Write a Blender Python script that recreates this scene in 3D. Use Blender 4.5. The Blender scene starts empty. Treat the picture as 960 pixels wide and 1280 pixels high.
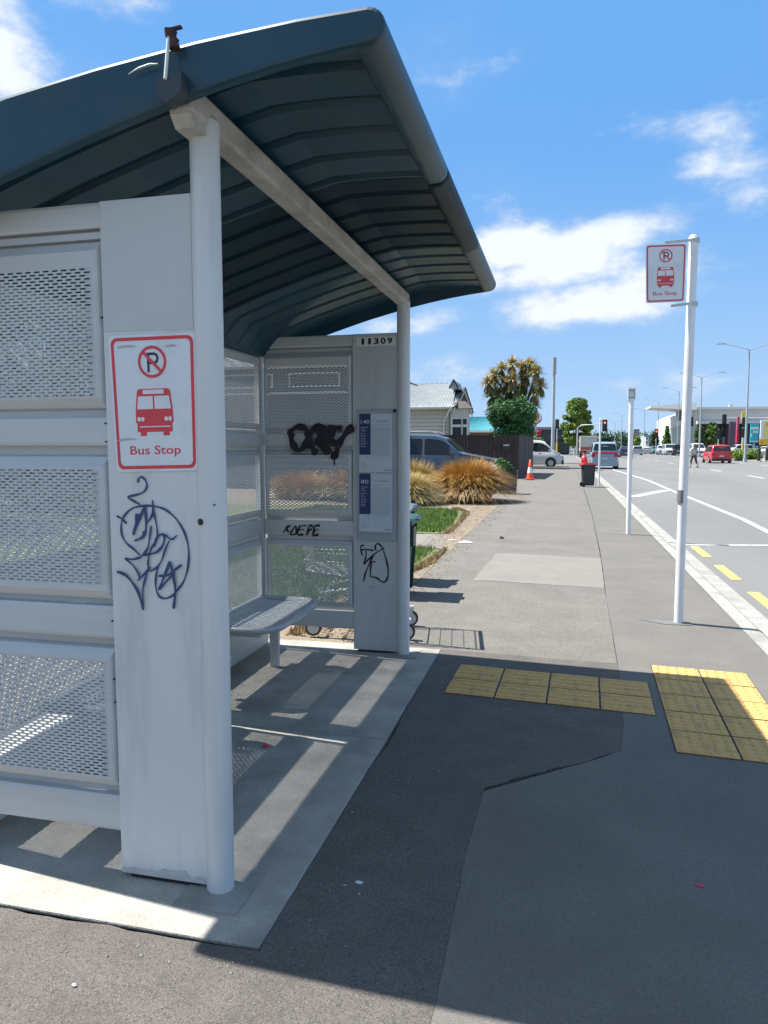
import bpy, bmesh, math, random
import numpy as np
from mathutils import Vector, Matrix
R = math.radians
rng = random.Random(7)
sc = bpy.context.scene
col = sc.collection
# ---------------------------------------------------------------- camera
F, PITCH, YAW, ROLL, CH = 921.59, 0.0893, 0.2399, -0.0011, 1.485
def _basis():
    cy, sy, cp, sp = math.cos(YAW), math.sin(YAW), math.cos(PITCH), math.sin(PITCH)
    f0 = Vector((-sy, cy, 0)); r0 = Vector((cy, sy, 0))
    fw = f0*cp+Vector((0, 0, -sp)); u0 = Vector((0, 0, 1))*cp+f0*sp
    cr, sr = math.cos(ROLL), math.sin(ROLL)
    return fw, r0*cr+u0*sr, u0*cr-r0*sr
FW, RT, UP = _basis()
CAM = Vector((0, 0, CH))
cd = bpy.data.cameras.new('camera'); cam = bpy.data.objects.new('camera', cd); col.objects.link(cam)
cd.sensor_fit = 'VERTICAL'; cd.sensor_height = 36; cd.lens = F/1280*36
cd.clip_start = .05; cd.clip_end = 6000
M3 = Matrix((RT, UP, -FW)).transposed()
cam.matrix_world = Matrix.Translation(CAM) @ M3.to_4x4()
sc.camera = cam
def ray(px, py): return FW+RT*((px-480)/F)-UP*((py-640)/F)
def at(px, py, Y):
    d = ray(px, py); t = Y/d.y; return CAM+d*t
def gr(px, py, z=0.0):
    d = ray(px, py); t = (z-CH)/d.z; return CAM+d*t
# ---------------------------------------------------------------- light
KX, KY = .58, -.065                       # shadow offset per metre of height
sun_dir = Vector((-KX, -KY, 1)).normalized()
EL = math.asin(sun_dir.z); AZ = math.atan2(sun_dir.x, sun_dir.y)
sd = bpy.data.lights.new('sun', 'SUN'); so = bpy.data.objects.new('sun', sd); col.objects.link(so)
sd.energy = 5.0; sd.angle = R(.53); sd.color = (1, .972, .93)
so.rotation_euler = sun_dir.to_track_quat('Z', 'Y').to_euler(); so.location = (-20, 5, 40)
sc.view_settings.view_transform = 'Standard'; sc.view_settings.look = 'None'
sc.view_settings.exposure = EXPO = 1.2; sc.view_settings.gamma = 1
w = bpy.data.worlds.new('World'); sc.world = w; w.use_nodes = True
nt = w.node_tree; N = nt.nodes; L = nt.links; N.clear()
def nd(t, **k):
    n = N.new(t)
    for a, b in k.items(): setattr(n, a, b)
    return n
def mth(op, a, b=None, c=None, clamp=False):
    n = nd('ShaderNodeMath', operation=op, use_clamp=clamp)
    for i, v in enumerate((a, b, c)):
        if v is None: continue
        if isinstance(v, (int, float)): n.inputs[i].default_value = v
        else: L.new(v, n.inputs[i])
    return n.outputs[0]
sky = nd('ShaderNodeTexSky', sky_type='NISHITA', sun_disc=False)
sky.sun_elevation = EL; sky.sun_rotation = AZ
sky.air_density = 1.0; sky.dust_density = .35; sky.ozone_density = 3.0; sky.altitude = 0
tc = nd('ShaderNodeTexCoord'); DIR = tc.outputs['Generated']
def dot(v):
    n = nd('ShaderNodeVectorMath', operation='DOT_PRODUCT'); L.new(DIR, n.inputs[0]); n.inputs[1].default_value = v
    return n.outputs['Value']
# clouds: soft banks at their bearings, broken up by noise; scattered wisps elsewhere
mp = nd('ShaderNodeMapping'); L.new(DIR, mp.inputs[0]); mp.inputs['Scale'].default_value = (1, 1, 2.0)
def noise(scale, det=6, rough=.55, src=None):
    n = nd('ShaderNodeTexNoise'); n.inputs['Scale'].default_value = scale; n.inputs['Detail'].default_value = det
    n.inputs['Roughness'].default_value = rough; L.new(src or mp.outputs[0], n.inputs['Vector']); return n.outputs['Fac']
nA = noise(8.5, 12, .62); nB = noise(3.1, 9, .6)
banks = [(635, 312, 66, 40, .0, 1.05), (700, 330, 110, 32, .1, 1.1), (785, 290, 75, 30, .15, 1.0), (715, 382, 125, 28, .12, 1.1), (800, 362, 75, 34, .2, .85), (860, 162, 95, 30, -.2, .66), (940, 200, 95, 52, -.35, .75), (555, 402, 75, 20, .12, .7),
         (-5, 55, 55, 75, .0, 1.0), (150, -5, 120, 40, .1, .7), (650, 20, 90, 25, 0, .12), (470, 410, 60, 20, 0, .6), (850, 480, 260, 22, 0, .35), (600, 470, 200, 30, 0, .35),
         (920, 330, 90, 16, .1, .3), (830, 60, 80, 60, .6, .12), (-260, 200, 200, 60, .1, .9), (1250, 260, 200, 50, 0, .8), (1300, 60, 180, 60, .1, .8), (300, -260, 200, 60, .1, .8)]
rb = random.Random(21)                     # unseen cloud banks added out of view to whiten and brighten ambient light
def wdir(az, el): return Vector((math.sin(az)*math.cos(el), math.cos(az)*math.cos(el), math.sin(el)))
banks = [(ray(px, py).normalized(), rx/F/ray(px, py).length, ry/F/ray(px, py).length, a, s) for (px, py, rx, ry, a, s) in banks]
for i in range(20):
    banks.append((wdir(R(62+i*13.1+rb.uniform(-5, 5)), R(rb.choice((10, 18, 30, 45, 60, 76))+rb.uniform(-4, 4))), rb.uniform(.22, .42), rb.uniform(.10, .20), rb.uniform(-.3, .3), 1.0))
dens = None
for (c, sx, sy, a, s) in banks:
    H_ = Vector((c.y, -c.x, 0)).normalized(); K_ = H_.cross(c)
    U = H_*math.cos(a)+K_*math.sin(a); V = K_*math.cos(a)-H_*math.sin(a)
    U = (U-c*U.dot(c)).normalized(); V = (V-c*V.dot(c)).normalized()
    du = mth('DIVIDE', dot(U), sx); dv = mth('DIVIDE', dot(V), sy)
    r2 = mth('ADD', mth('MULTIPLY', du, du), mth('MULTIPLY', dv, dv))
    g = mth('MULTIPLY', mth('EXPONENT', mth('MULTIPLY', r2, -.8)), s)
    front = mth('GREATER_THAN', dot(c), .3)
    g = mth('MULTIPLY', g, front)
    dens = g if dens is None else mth('MAXIMUM', dens, g)
nn = mth('ADD', mth('MULTIPLY', mth('SUBTRACT', nA, .5), 2.6), mth('MULTIPLY', mth('SUBTRACT', nB, .5), 1.2))
cl = mth('ADD', mth('MULTIPLY', dens, 1.5), mth('MULTIPLY', nn, 1.15))
cl = mth('MULTIPLY', mth('SUBTRACT', cl, .36), .95, clamp=True)
wis = mth('MULTIPLY', mth('SUBTRACT', mth('ADD', mth('MULTIPLY', nB, .7), mth('MULTIPLY', nA, .3)), .47), 2.4, clamp=True)
cl = mth('MAXIMUM', cl, mth('MULTIPLY', wis, .55))
sm = mth('MULTIPLY', mth('MULTIPLY', cl, cl), mth('SUBTRACT', 3, mth('MULTIPLY', cl, 2)))
hor = mth('SUBTRACT', 1, mth('MULTIPLY', mth('ABSOLUTE', dot((0, 0, 1))), 2.6), clamp=True)      # summer haze low down
hz = 0
tot = mth('MULTIPLY', sm, .9)
hsv = nd('ShaderNodeHueSaturation'); hsv.inputs['Saturation'].default_value = 1.0; hsv.inputs['Value'].default_value = 1.25
gradient = nd('ShaderNodeMixRGB'); L.new(mth('POWER', hor, 1.5), gradient.inputs[0]); gradient.inputs[1].default_value = (.78, 2.3, 4.9, 1); gradient.inputs[2].default_value = (2.7, 3.85, 5.3, 1)
hz = nd('ShaderNodeMixRGB'); L.new(mth('ADD', .85, mth('MULTIPLY', hor, .14)), hz.inputs[0]); L.new(gradient.outputs[0], hz.inputs[2])
L.new(sky.outputs[0], hsv.inputs['Color']); L.new(hsv.outputs[0], hz.inputs[1])
mx = nd('ShaderNodeMixRGB'); L.new(tot, mx.inputs[0]); L.new(hz.outputs[0], mx.inputs[1]); cc_ = nd('ShaderNodeMixRGB'); cc_.inputs[1].default_value = (3.5, 4.1, 5.0, 1); cc_.inputs[2].default_value = (5.6, 5.8, 6.1, 1); L.new(mth('MULTIPLY', mth('SUBTRACT', cl, .25), 1.3, clamp=True), cc_.inputs[0]); L.new(cc_.outputs[0], mx.inputs[2])
bg = nd('ShaderNodeBackground'); L.new(mx.outputs[0], bg.inputs[0]); bg.inputs[1].default_value = .08
wo = nd('ShaderNodeOutputWorld'); L.new(bg.outputs[0], wo.inputs[0])

# ---------------------------------------------------------------- materials
MATS = {}
def mat(name, c1, c2=None, scale=8, rough=.6, metal=0, bump=0, bscale=60, spec=.5, coat=0, speck=None, sscale=300, dirt=None, dscale=3, damt=.4, stretch=(1, 1, 1), emit=None, contrast=(.35, .65), voro=None, glossvar=0):
    if name in MATS: return MATS[name]
    m = bpy.data.materials.new(name); m.use_nodes = True; MATS[name] = m
    t = m.node_tree; b = t.nodes['Principled BSDF']; lk = t.links
    b.inputs['Roughness'].default_value = rough; b.inputs['Metallic'].default_value = metal
    b.inputs['Specular IOR Level'].default_value = spec; b.inputs['Coat Weight'].default_value = coat; b.inputs['Coat Roughness'].default_value = .08
    g = t.nodes.new('ShaderNodeTexCoord'); mpn = t.nodes.new('ShaderNodeMapping'); lk.new(g.outputs['Object'], mpn.inputs[0]); mpn.inputs['Scale'].default_value = stretch
    def ns(s, d=5):
        n = t.nodes.new('ShaderNodeTexNoise'); n.inputs['Scale'].default_value = s; n.inputs['Detail'].default_value = d; n.inputs['Roughness'].default_value = .6
        lk.new(mpn.outputs[0], n.inputs['Vector']); return n.outputs['Fac']
    def ramp(src, a, z):
        r = t.nodes.new('ShaderNodeMapRange'); lk.new(src, r.inputs[0]); r.inputs[1].default_value = a; r.inputs[2].default_value = z; return r.outputs[0]
    def mixc(f, a, c):
        x = t.nodes.new('ShaderNodeMixRGB')
        if isinstance(f, float): x.inputs[0].default_value = f
        else: lk.new(f, x.inputs[0])
        for i, v in ((1, a), (2, c)):
            if isinstance(v, tuple): x.inputs[i].default_value = (*v, 1)
            else: lk.new(v, x.inputs[i])
        return x.outputs[0]
    cc = mixc(ramp(ns(scale), *contrast), c1, c2) if c2 else c1
    if speck:
        cc = mixc(ramp(ns(sscale, 2), .55, .72), cc if not isinstance(cc, tuple) else cc, speck)
    if voro:
        v = t.nodes.new('ShaderNodeTexVoronoi'); v.inputs['Scale'].default_value = voro[0]; lk.new(mpn.outputs[0], v.inputs['Vector'])
        sp = t.nodes.new('ShaderNodeSeparateColor'); lk.new(v.outputs['Color'], sp.inputs[0])
        cc = mixc(ramp(sp.outputs[0], voro[2], 1.0), cc, voro[1])
    if dirt:
        f = t.nodes.new('ShaderNodeMath'); f.operation = 'MULTIPLY'; lk.new(ramp(ns(dscale, 8), .5, .75), f.inputs[0]); f.inputs[1].default_value = damt
        cc = mixc(f.outputs[0], cc, dirt)
    if isinstance(cc, tuple): b.inputs['Base Color'].default_value = (*cc, 1)
    else: lk.new(cc, b.inputs['Base Color'])
    if glossvar:
        r = t.nodes.new('ShaderNodeMapRange'); lk.new(ns(dscale*2), r.inputs[0]); r.inputs[3].default_value = max(0, rough-glossvar); r.inputs[4].default_value = rough+glossvar
        lk.new(r.outputs[0], b.inputs['Roughness'])
    if bump:
        bn = t.nodes.new('ShaderNodeBump'); bn.inputs['Strength'].default_value = bump; bn.inputs['Distance'].default_value = .01
        lk.new(ns(bscale, 3), bn.inputs['Height']); lk.new(bn.outputs[0], b.inputs['Normal'])
    if emit:
        b.inputs['Emission Color'].default_value = (*emit[:3], 1); b.inputs['Emission Strength'].default_value = emit[3]
    return m
def glassm(name, c, rough=.05):
    m = mat(name, c, rough=rough, spec=.8, coat=.5); return m

# ---------------------------------------------------------------- mesh builder
class MB:
    def __init__(s): s.v = []; s.f = []; s.mi = []; s.sm = []
    def add(s, vs, fs, mi=0, smooth=False):
        o = len(s.v); s.v.extend(tuple(v) for v in vs)
        for f in fs: s.f.append(tuple(i+o for i in f)); s.mi.append(mi); s.sm.append(smooth)
    def quad(s, a, b, c, d, mi=0): s.add([a, b, c, d], [(0, 1, 2, 3)], mi)
    def box(s, x0, x1, y0, y1, z0, z1, mi=0, bev=0):
        if bev <= 0:
            s.add([(x, y, z) for z in (z0, z1) for y in (y0, y1) for x in (x0, x1)],
                  [(0, 2, 3, 1), (4, 5, 7, 6), (0, 1, 5, 4), (2, 6, 7, 3), (0, 4, 6, 2), (1, 3, 7, 5)], mi); return
        b = min(bev, (x1-x0)*.45, (y1-y0)*.45, (z1-z0)*.45)
        bm = bmesh.new(); bmesh.ops.create_cube(bm, size=1)
        for v in bm.verts: v.co = Vector(((x0+x1)/2+v.co.x*(x1-x0), (y0+y1)/2+v.co.y*(y1-y0), (z0+z1)/2+v.co.z*(z1-z0)))
        bmesh.ops.bevel(bm, geom=bm.edges[:], offset=b, segments=2, affect='EDGES', profile=.6)
        bm.verts.index_update(); s.add([v.co for v in bm.verts], [[v.index for v in f.verts] for f in bm.faces], mi); bm.free()
    def obox(s, c, size, M, mi=0, bev=0):
        t = MB(); t.box(-size[0]/2, size[0]/2, -size[1]/2, size[1]/2, -size[2]/2, size[2]/2, 0, bev)
        s.add([Vector(c)+M @ Vector(v) for v in t.v], t.f, mi)
    def beam(s, a, b, w_, h, mi=0, bev=0):
        a, b = Vector(a), Vector(b); d = (b-a); Lh = d.length; q = d.to_track_quat('Y', 'Z').to_matrix()
        s.obox((a+b)/2, (w_, Lh, h), q, mi, bev)
    def cyl(s, a, b, r0, r1=None, n=12, mi=0, caps=True, smooth=True):
        r1 = r0 if r1 is None else r1; a, b = Vector(a), Vector(b); q = (b-a).to_track_quat('Z', 'Y').to_matrix()
        vs = []
        for p, r in ((a, r0), (b, r1)):
            for i in range(n):
                t = 2*math.pi*i/n; vs.append(p+q @ Vector((r*math.cos(t), r*math.sin(t), 0)))
        s.add(vs, [(i, (i+1) % n, n+(i+1) % n, n+i) for i in range(n)], mi, smooth)
        if caps: s.add(vs, [tuple(range(n-1, -1, -1)), tuple(range(n, 2*n))], mi)
    def lathe(s, c, prof, n=16, mi=0, axis='Z'):
        vs = []
        for r, z in prof:
            for i in range(n):
                t = 2*math.pi*i/n
                v = (r*math.cos(t), r*math.sin(t), z)
                if axis == 'Y': v = (v[0], v[2], v[1])
                vs.append(Vector(c)+Vector(v))
        fs = []
        for k in range(len(prof)-1):
            for i in range(n): fs.append((k*n+i, k*n+(i+1) % n, (k+1)*n+(i+1) % n, (k+1)*n+i))
        s.add(vs, fs, mi, True)
    def tube(s, pts, r, n=8, mi=0, flat=None, caps=True):
        """pts polyline, r radius or list; flat=(normal, factor) squashes the section along normal"""
        pts = [Vector(p) for p in pts]; m = len(pts); vs = []
        up = Vector((0, 0, 1))
        for k, p in enumerate(pts):
            d = (pts[min(k+1, m-1)]-pts[max(k-1, 0)]); d = d.normalized() if d.length > 1e-9 else Vector((1, 0, 0))
            if flat: u = flat[0].normalized(); v_ = d.cross(u); v_ = v_.normalized() if v_.length > 1e-6 else Vector((1, 0, 0))
            else:
                a = up if abs(d.dot(up)) < .95 else Vector((0, 1, 0)); v_ = d.cross(a).normalized(); u = v_.cross(d).normalized()
            rr = r[k] if isinstance(r, (list, tuple)) else r
            for i in range(n):
                t = 2*math.pi*i/n; vs.append(p+v_*(rr*math.cos(t))+u*(rr*math.sin(t)*(flat[1] if flat else 1)))
        fs = []
        for k in range(m-1):
            for i in range(n): fs.append((k*n+i, k*n+(i+1) % n, (k+1)*n+(i+1) % n, (k+1)*n+i))
        s.add(vs, fs, mi, True)
        if caps: s.add(vs, [tuple(range(n-1, -1, -1)), tuple(range((m-1)*n, m*n))], mi)
    def prism(s, poly, f, d, mi=0):
        """poly 2D list mapped by f(u,v)->Vector, extruded by vector d"""
        a = [f(*p) for p in poly]; n = len(a); b = [p+Vector(d) for p in a]
        s.add(a+b, [tuple(range(n)), tuple(range(2*n-1, n-1, -1))]+[(i, n+i, n+(i+1) % n, (i+1) % n) for i in range(n)], mi)
    def build(s, name, mats, parent=None, world=False, loc=None):
        me = bpy.data.meshes.new(name); me.from_pydata(s.v, [], s.f)
        for m in (mats if isinstance(mats, (list, tuple)) else [mats]): me.materials.append(m)
        me.polygons.foreach_set('material_index', s.mi); me.polygons.foreach_set('use_smooth', s.sm); me.update()
        o = bpy.data.objects.new(name, me); col.objects.link(o)
        if parent is not None:
            o.parent = parent
            if world:
                p = parent; off = Vector((0, 0, 0))
                while p is not None: off += p.location; p = p.parent
                o.location = -off
        if loc is not None: o.location = loc
        return o
def bulk(name, V, FC, mats, parent=None, world=False):
    m = MB(); m.v = V; m.f = FC; m.mi = [0]*len(FC); m.sm = [False]*len(FC); return m.build(name, mats, parent, world)
def recalc(o):
    bm = bmesh.new(); bm.from_mesh(o.data); bmesh.ops.recalc_face_normals(bm, faces=bm.faces[:]); bm.to_mesh(o.data); bm.free(); return o
def tag(o, label=None, cat=None, group=None, kind=None):
    if label: o['label'] = label
    if cat: o['category'] = cat
    if group: o['group'] = group
    if kind: o['kind'] = kind
    return o
def thing(name, loc, label, cat, group=None, rz=0):
    o = bpy.data.objects.new(name, None); col.objects.link(o); o.location = loc; o.rotation_euler.z = rz; o.empty_display_size = .2
    return tag(o, label, cat, group)
def struct(o): o['kind'] = 'structure'; return o
def stuff(o): o['kind'] = 'stuff'; return o
def copy_tree(o, parent=None):
    c = o.copy(); col.objects.link(c); c.parent = parent
    for ch in list(o.children): copy_tree(ch, c)
    return c
def text_mesh(s, w_=None, h_=None, bold=0):
    cu = bpy.data.curves.new('t', 'FONT'); cu.body = s; cu.size = 1; cu.offset = bold; cu.resolution_u = 3
    o = bpy.data.objects.new('t', cu); col.objects.link(o); dg = bpy.context.evaluated_depsgraph_get()
    me = bpy.data.meshes.new_from_object(o.evaluated_get(dg)); vs = [v.co.copy() for v in me.vertices]; fs = [tuple(p.vertices) for p in me.polygons]
    bpy.data.objects.remove(o); bpy.data.curves.remove(cu); bpy.data.meshes.remove(me)
    x0 = min(v.x for v in vs); x1 = max(v.x for v in vs); y0 = min(v.y for v in vs); y1 = max(v.y for v in vs)
    return [((v.x-x0)/(x1-x0), (v.y-y0)/(y1-y0)) for v in vs], fs, (x1-x0)/(y1-y0)
def put_text(mb, s, f, u0, u1, v0, v1, mi, bold=0, h=0):
    uv, fs, _ = text_mesh(s, bold=bold); mb.add([f(u0+(u1-u0)*a, v0+(v1-v0)*b, h) for a, b in uv], fs, mi)
def smooth_line(pts, k=5):
    out = []; P_ = [pts[0]]+list(pts)+[pts[-1]]
    for i in range(1, len(P_)-2):
        p0, p1, p2, p3 = [np.array(q, float) for q in P_[i-1:i+3]]
        for j in range(k):
            t = j/k; out.append(tuple(.5*((2*p1)+(-p0+p2)*t+(2*p0-5*p1+4*p2-p3)*t*t+(-p0+3*p1-3*p2+p3)*t**3)))
    out.append(tuple(pts[-1])); return out
# ================================================================ GROUND
SL = .02
def pz(x): return -SL*(x+.85) if x > -.85 else 0.0
ROADZ = -.16
def gp(px, py):                                   # point on the footpath (falls gently to the kerb)
    p = gr(px, py, 0)
    for _ in range(8): p = gr(px, py, pz(p.x))
    return p
asphA = mat('old_asphalt', (.088, .077, .064), (.117, .103, .087), 6, .9, bump=.6, bscale=170, speck=(.20, .18, .155), sscale=210, voro=(240, (.05, .045, .04), .6), dirt=(.068, .06, .052), dscale=1.3, damt=.5)
asphB = mat('new_asphalt', (.108, .100, .085), (.138, .128, .109), 2, .88, bump=.35, bscale=220, speck=(.22, .205, .175), sscale=240, voro=(260, (.095, .088, .075), .6), dirt=(.105, .095, .08), dscale=.9, damt=.5)
asphC = mat('patch_asphalt', (.155, .143, .120), (.174, .162, .137), 4, .88, bump=.25, bscale=200, speck=(.22, .21, .185), sscale=240, dirt=(.135, .127, .11), dscale=1.1, damt=.5)
asphD = mat('grey_path_asphalt', (.118, .107, .089), (.156, .143, .120), 2.2, .9, bump=.5, bscale=150, speck=(.23, .22, .19), sscale=170, voro=(120, (.075, .072, .063), .6), dirt=(.085, .078, .066), dscale=.8, damt=.6, contrast=(.3, .7))
roadm = mat('road_asphalt', (.122, .119, .110), (.150, .146, .136), .35, .85, bump=.4, bscale=120, speck=(.21, .205, .19), sscale=130, dirt=(.10, .097, .09), dscale=.25, damt=.5, stretch=(1, .25, 1))
concm = mat('slab_concrete', (.235, .222, .19), (.375, .357, .312), 4.5, .85, bump=.4, bscale=90, speck=(.24, .225, .19), sscale=90, dirt=(.13, .122, .102), dscale=1.9, damt=.85, contrast=(.25, .7))
kerbm = mat('kerb_concrete', (.25, .24, .21), (.33, .316, .28), 3, .9, bump=.6, bscale=60, speck=(.14, .135, .12), sscale=60, dirt=(.12, .11, .095), dscale=2, damt=.6)
soil = mat('dark_soil', (.035, .03, .026), (.06, .052, .045), 6, .95, bump=.6, bscale=50)
vergem = mat('dry_verge', (.16, .125, .085), (.20, .165, .12), 5, .95, bump=.7, bscale=60, speck=(.34, .28, .19), sscale=60, dirt=(.10, .075, .05), dscale=2.2, damt=.6)
lawnm = mat('lawn_soil', (.055, .09, .022), (.13, .14, .05), 2.5, .95, bump=.8, bscale=50, speck=(.2, .19, .09), sscale=40)
farm = mat('far_ground', (.12, .13, .08), (.22, .21, .18), .05, .95)
whitep = mat('white_marking', (.58, .58, .56), (.44, .44, .42), 9, .7, speck=(.3, .3, .29), sscale=50)
yellp = mat('yellow_marking', (.78, .60, .10), (.68, .5, .09), 5, .7, speck=(.5, .42, .15), sscale=50)

def sheet(name, poly, m, z=None, th=.03, kind='structure', off=0.0, parent=None):
    """a slab with a real edge; top follows the fall of the footpath unless z is given"""
    mb = MB(); top = [(x, y, (pz(x) if z is None else z)+off) for x, y in poly]; n = len(poly)
    bot = [(x, y, q-th) for x, y, q in top]
    mb.add(top+bot, [tuple(range(n)), tuple(range(2*n-1, n-1, -1))]+[(i, n+i, n+(i+1) % n, (i+1) % n) for i in range(n)])
    o = recalc(mb.build(name, m, parent)); 
    if kind: o['kind'] = kind
    return o
def jag(pts, amp, step, seed=1, ends=True):
    r = random.Random(seed); out = []
    for a, b in zip(pts[:-1], pts[1:]):
        a, b = np.array(a, float), np.array(b, float); n = max(1, int(np.hypot(*(b-a))/step)); d = (b-a)/max(1e-9, np.hypot(*(b-a))); nv = np.array([-d[1], d[0]])
        for k in range(n):
            q = a+(b-a)*k/n
            if k or len(out) > 0: q = q+nv*r.uniform(-amp, amp)
            out.append(tuple(q))
    out.append(tuple(pts[-1])); return out

mb = MB(); mb.box(-900, 900, -300, 2500, -.5, -.24); struct(mb.build('ground', farm))
mb = MB(); mb.box(-9, 1.6, -4, 70, -.2, -.075); struct(mb.build('footpath_base', soil))
# boundary between the rough left asphalt (A) and the smooth strip beside the kerb (B)
bd = [(-.30, -4), (-.305, 1.2), (-.31, 1.9), (-.325, 2.6), (-.315, 3.1), (-.08, 3.33), (.20, 3.60), (.30, 3.72), (.34, 4.1), (.36, 4.6), (.385, 5.07), (.43, 7.5), (.52, 10.7), (.62, 17.2), (.70, 30), (.7, 64)]
bj = jag(bd, .0022, .05, 3)
def lift(p, d): return (p[0]+d, p[1])
def gap(y):
    if 3.1 <= y <= 3.66: return (.036 if y < 3.42 else .014)+.008*math.sin(y*37)+.005*math.sin(y*91)
    if y < 3.1: return .0012
    return .0012
bnear = [q for q in bj if q[1] <= 5.25]
lenear = [lift(q, -gap(q[1])) for q in bnear]
sheet('footpath', [(-9, -4)]+lenear+[(lenear[-1][0], 5.25), (-.848, 5.25)]+jag([(-.848, 5.25), (-.846, 3.95), (-.838, 3.72), (-.826, 3.56), (-.832, 3.38), (-.848, 3.15), (-.848, 1.915)], .004, .06, 4)[1:]+jag([(-.842, 1.905), (-3, 1.89), (-9, 1.86)], .006, .07, 5), asphA)
kx = [(1.47, -4), (1.47, 64)]
sheet('footpath_kerbside', bj+[(1.47, 64), (1.47, -4)], asphB)
far_l = [(x-.004, y) for x, y in bd if y > 5.25]
def bx(y):
    for (x0, y0), (x1, y1) in zip(bd[:-1], bd[1:]):
        if y0 <= y <= y1: return x0+(x1-x0)*(y-y0)/(y1-y0)
sheet('footpath_middle', [(-1.3, 5.254), (bx(5.25)-.006, 5.254), (bx(8.08)-.006, 8.08), (-.97, 8.1), (-1.2, 8.1)], asphD)
sheet('footpath_patch', jag([(-.97, 8.105), (bx(8.1)-.006, 8.09), (bx(10.3)-.008, 10.28), (-.90, 10.28), (-.97, 8.105)], .004, .2, 6)[:-1], asphC)
sheet('footpath_far', [(-.90, 10.285), (bx(10.3)-.008, 10.285), (bx(17)-.008, 17), (.62, 20.5), (-.95, 20.5)], asphD)
sheet('footpath_side', [(-1.55, 5.258), (-1.305, 5.258), (-1.205, 8.105), (-.975, 8.108), (-.905, 10.29), (-.955, 20.5), (-1.6, 20.5)], asphD, off=-.006)
sheet('footpath_end', [(-2.6, 20.504), (.62, 20.504), (.69, 30), (.69, 64), (-3, 64), (-2.6, 35)], asphD)
sheet('driveway', [(-14, 29.5), (-2.65, 29.5), (-2.65, 33.9), (-14, 33.9)], asphC)
sheet('driveway_apron', [(-2.2, 43), (-3.05, 43), (-3.05, 62), (-9, 62), (-9, 43)], asphC, off=.002)
# far-left verge, lawns and the narrow paths across them
sheet('verge', [(-2.35, 5.3), (-1.56, 5.26), (-1.61, 20.5), (-2.6, 20.5), (-2.3, 12)], vergem, off=-.012)
lawnA = sheet('lawn', jag([(-2.35, 5.3), (-2.05, 7.4), (-1.72, 9.3), (-1.75, 10.6)], .03, .2, 8)+[(-14, 11.2), (-14, 5.3)], lawnm, off=-.006)
sheet('lawn_path', [(-1.75, 10.65), (-1.85, 11.9), (-2.0, 12.3), (-14, 12.6), (-14, 11.25)], asphC, off=-.01)
lawnB = sheet('lawn_far', jag([(-2.0, 12.35), (-1.95, 14), (-2.15, 16.6), (-2.6, 17.3)], .03, .2, 9)+[(-3.6, 17.6), (-14, 17.6), (-14, 12.65)], lawnm, off=-.004)
sheet('garden_bed', [(-2.65, 17.35), (-2.3, 17.9), (-2.3, 22.5), (-14, 23.5), (-14, 17.65), (-3.6, 17.65)], vergem, off=-.008)
sheet('back_yard', [(-14, -4), (-9.05, -4), (-9.05, 1.85), (-2.8, 1.9), (-2.8, 5.25), (-14, 5.25)], vergem, off=-.01)
mb = MB(); mb.box(-60, -9, 23, 34, -.2, -.03); mb.box(-9, -2.7, 23.55, 29.45, -.2, -.03); struct(mb.build('front_yard', asphC))

# concrete slab of the shelter with saw cuts: separate panes of concrete
slab = MB(); slab.box(-2.78, -.855, 1.92, 5.245, -.09, -.012); slab = struct(slab.build('shelter_slab', soil))
def pane(x0, x1, y0, y1):
    b = MB(); b.box(x0, x1, y0, y1, -.05, .0, bev=.006); return b.build('concrete_pane', concm, slab)
for (a, b_, c, d) in [(-2.78, -.853, 1.92, 3.53), (-2.78, -.853, 3.533, 5.245)]:
    pane(a, b_, c, d)
# kerb and channel
kerb = MB()
prof = [(1.474, pz(1.47)+.002), (1.60, pz(1.47)-.002), (1.635, pz(1.47)-.018), (1.665, -.135), (1.70, -.15), (1.90, ROADZ+.006)]
ys = [-4]; r = random.Random(4)
while ys[-1] < 140: ys.append(ys[-1]+(2.4 if ys[-1] < 90 else 6))
kroot = None
for k in range(len(ys)-1):
    y0, y1 = ys[k]+.002, ys[k+1]-.002; b = MB(); j = r.uniform(-.003, .003); m_ = len(prof)
    pts = []
    for y in (y0, y1): pts += [(x+j*(i < 4), y, z) for i, (x, z) in enumerate(prof)]+[(prof[-1][0], y, -.3), (prof[0][0], y, -.3)]
    nn_ = m_+2
    b.add(pts, [(i, i+1, nn_+i+1, nn_+i) for i in range(nn_-1)]+[tuple(range(nn_-1, -1, -1)), tuple(range(nn_, 2*nn_))])
    if kroot is None: kroot = struct(recalc(b.build('kerb', kerbm)))
    elif k < 39: recalc(b.build('kerb_stone', kerbm, kroot))
    else:
        if k == 39: rest = MB()
        rest.add(pts, [(i, i+1, nn_+i+1, nn_+i) for i in range(nn_-1)])
stuff(recalc(rest.build('kerb_stones', kerbm, kroot)))
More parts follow.
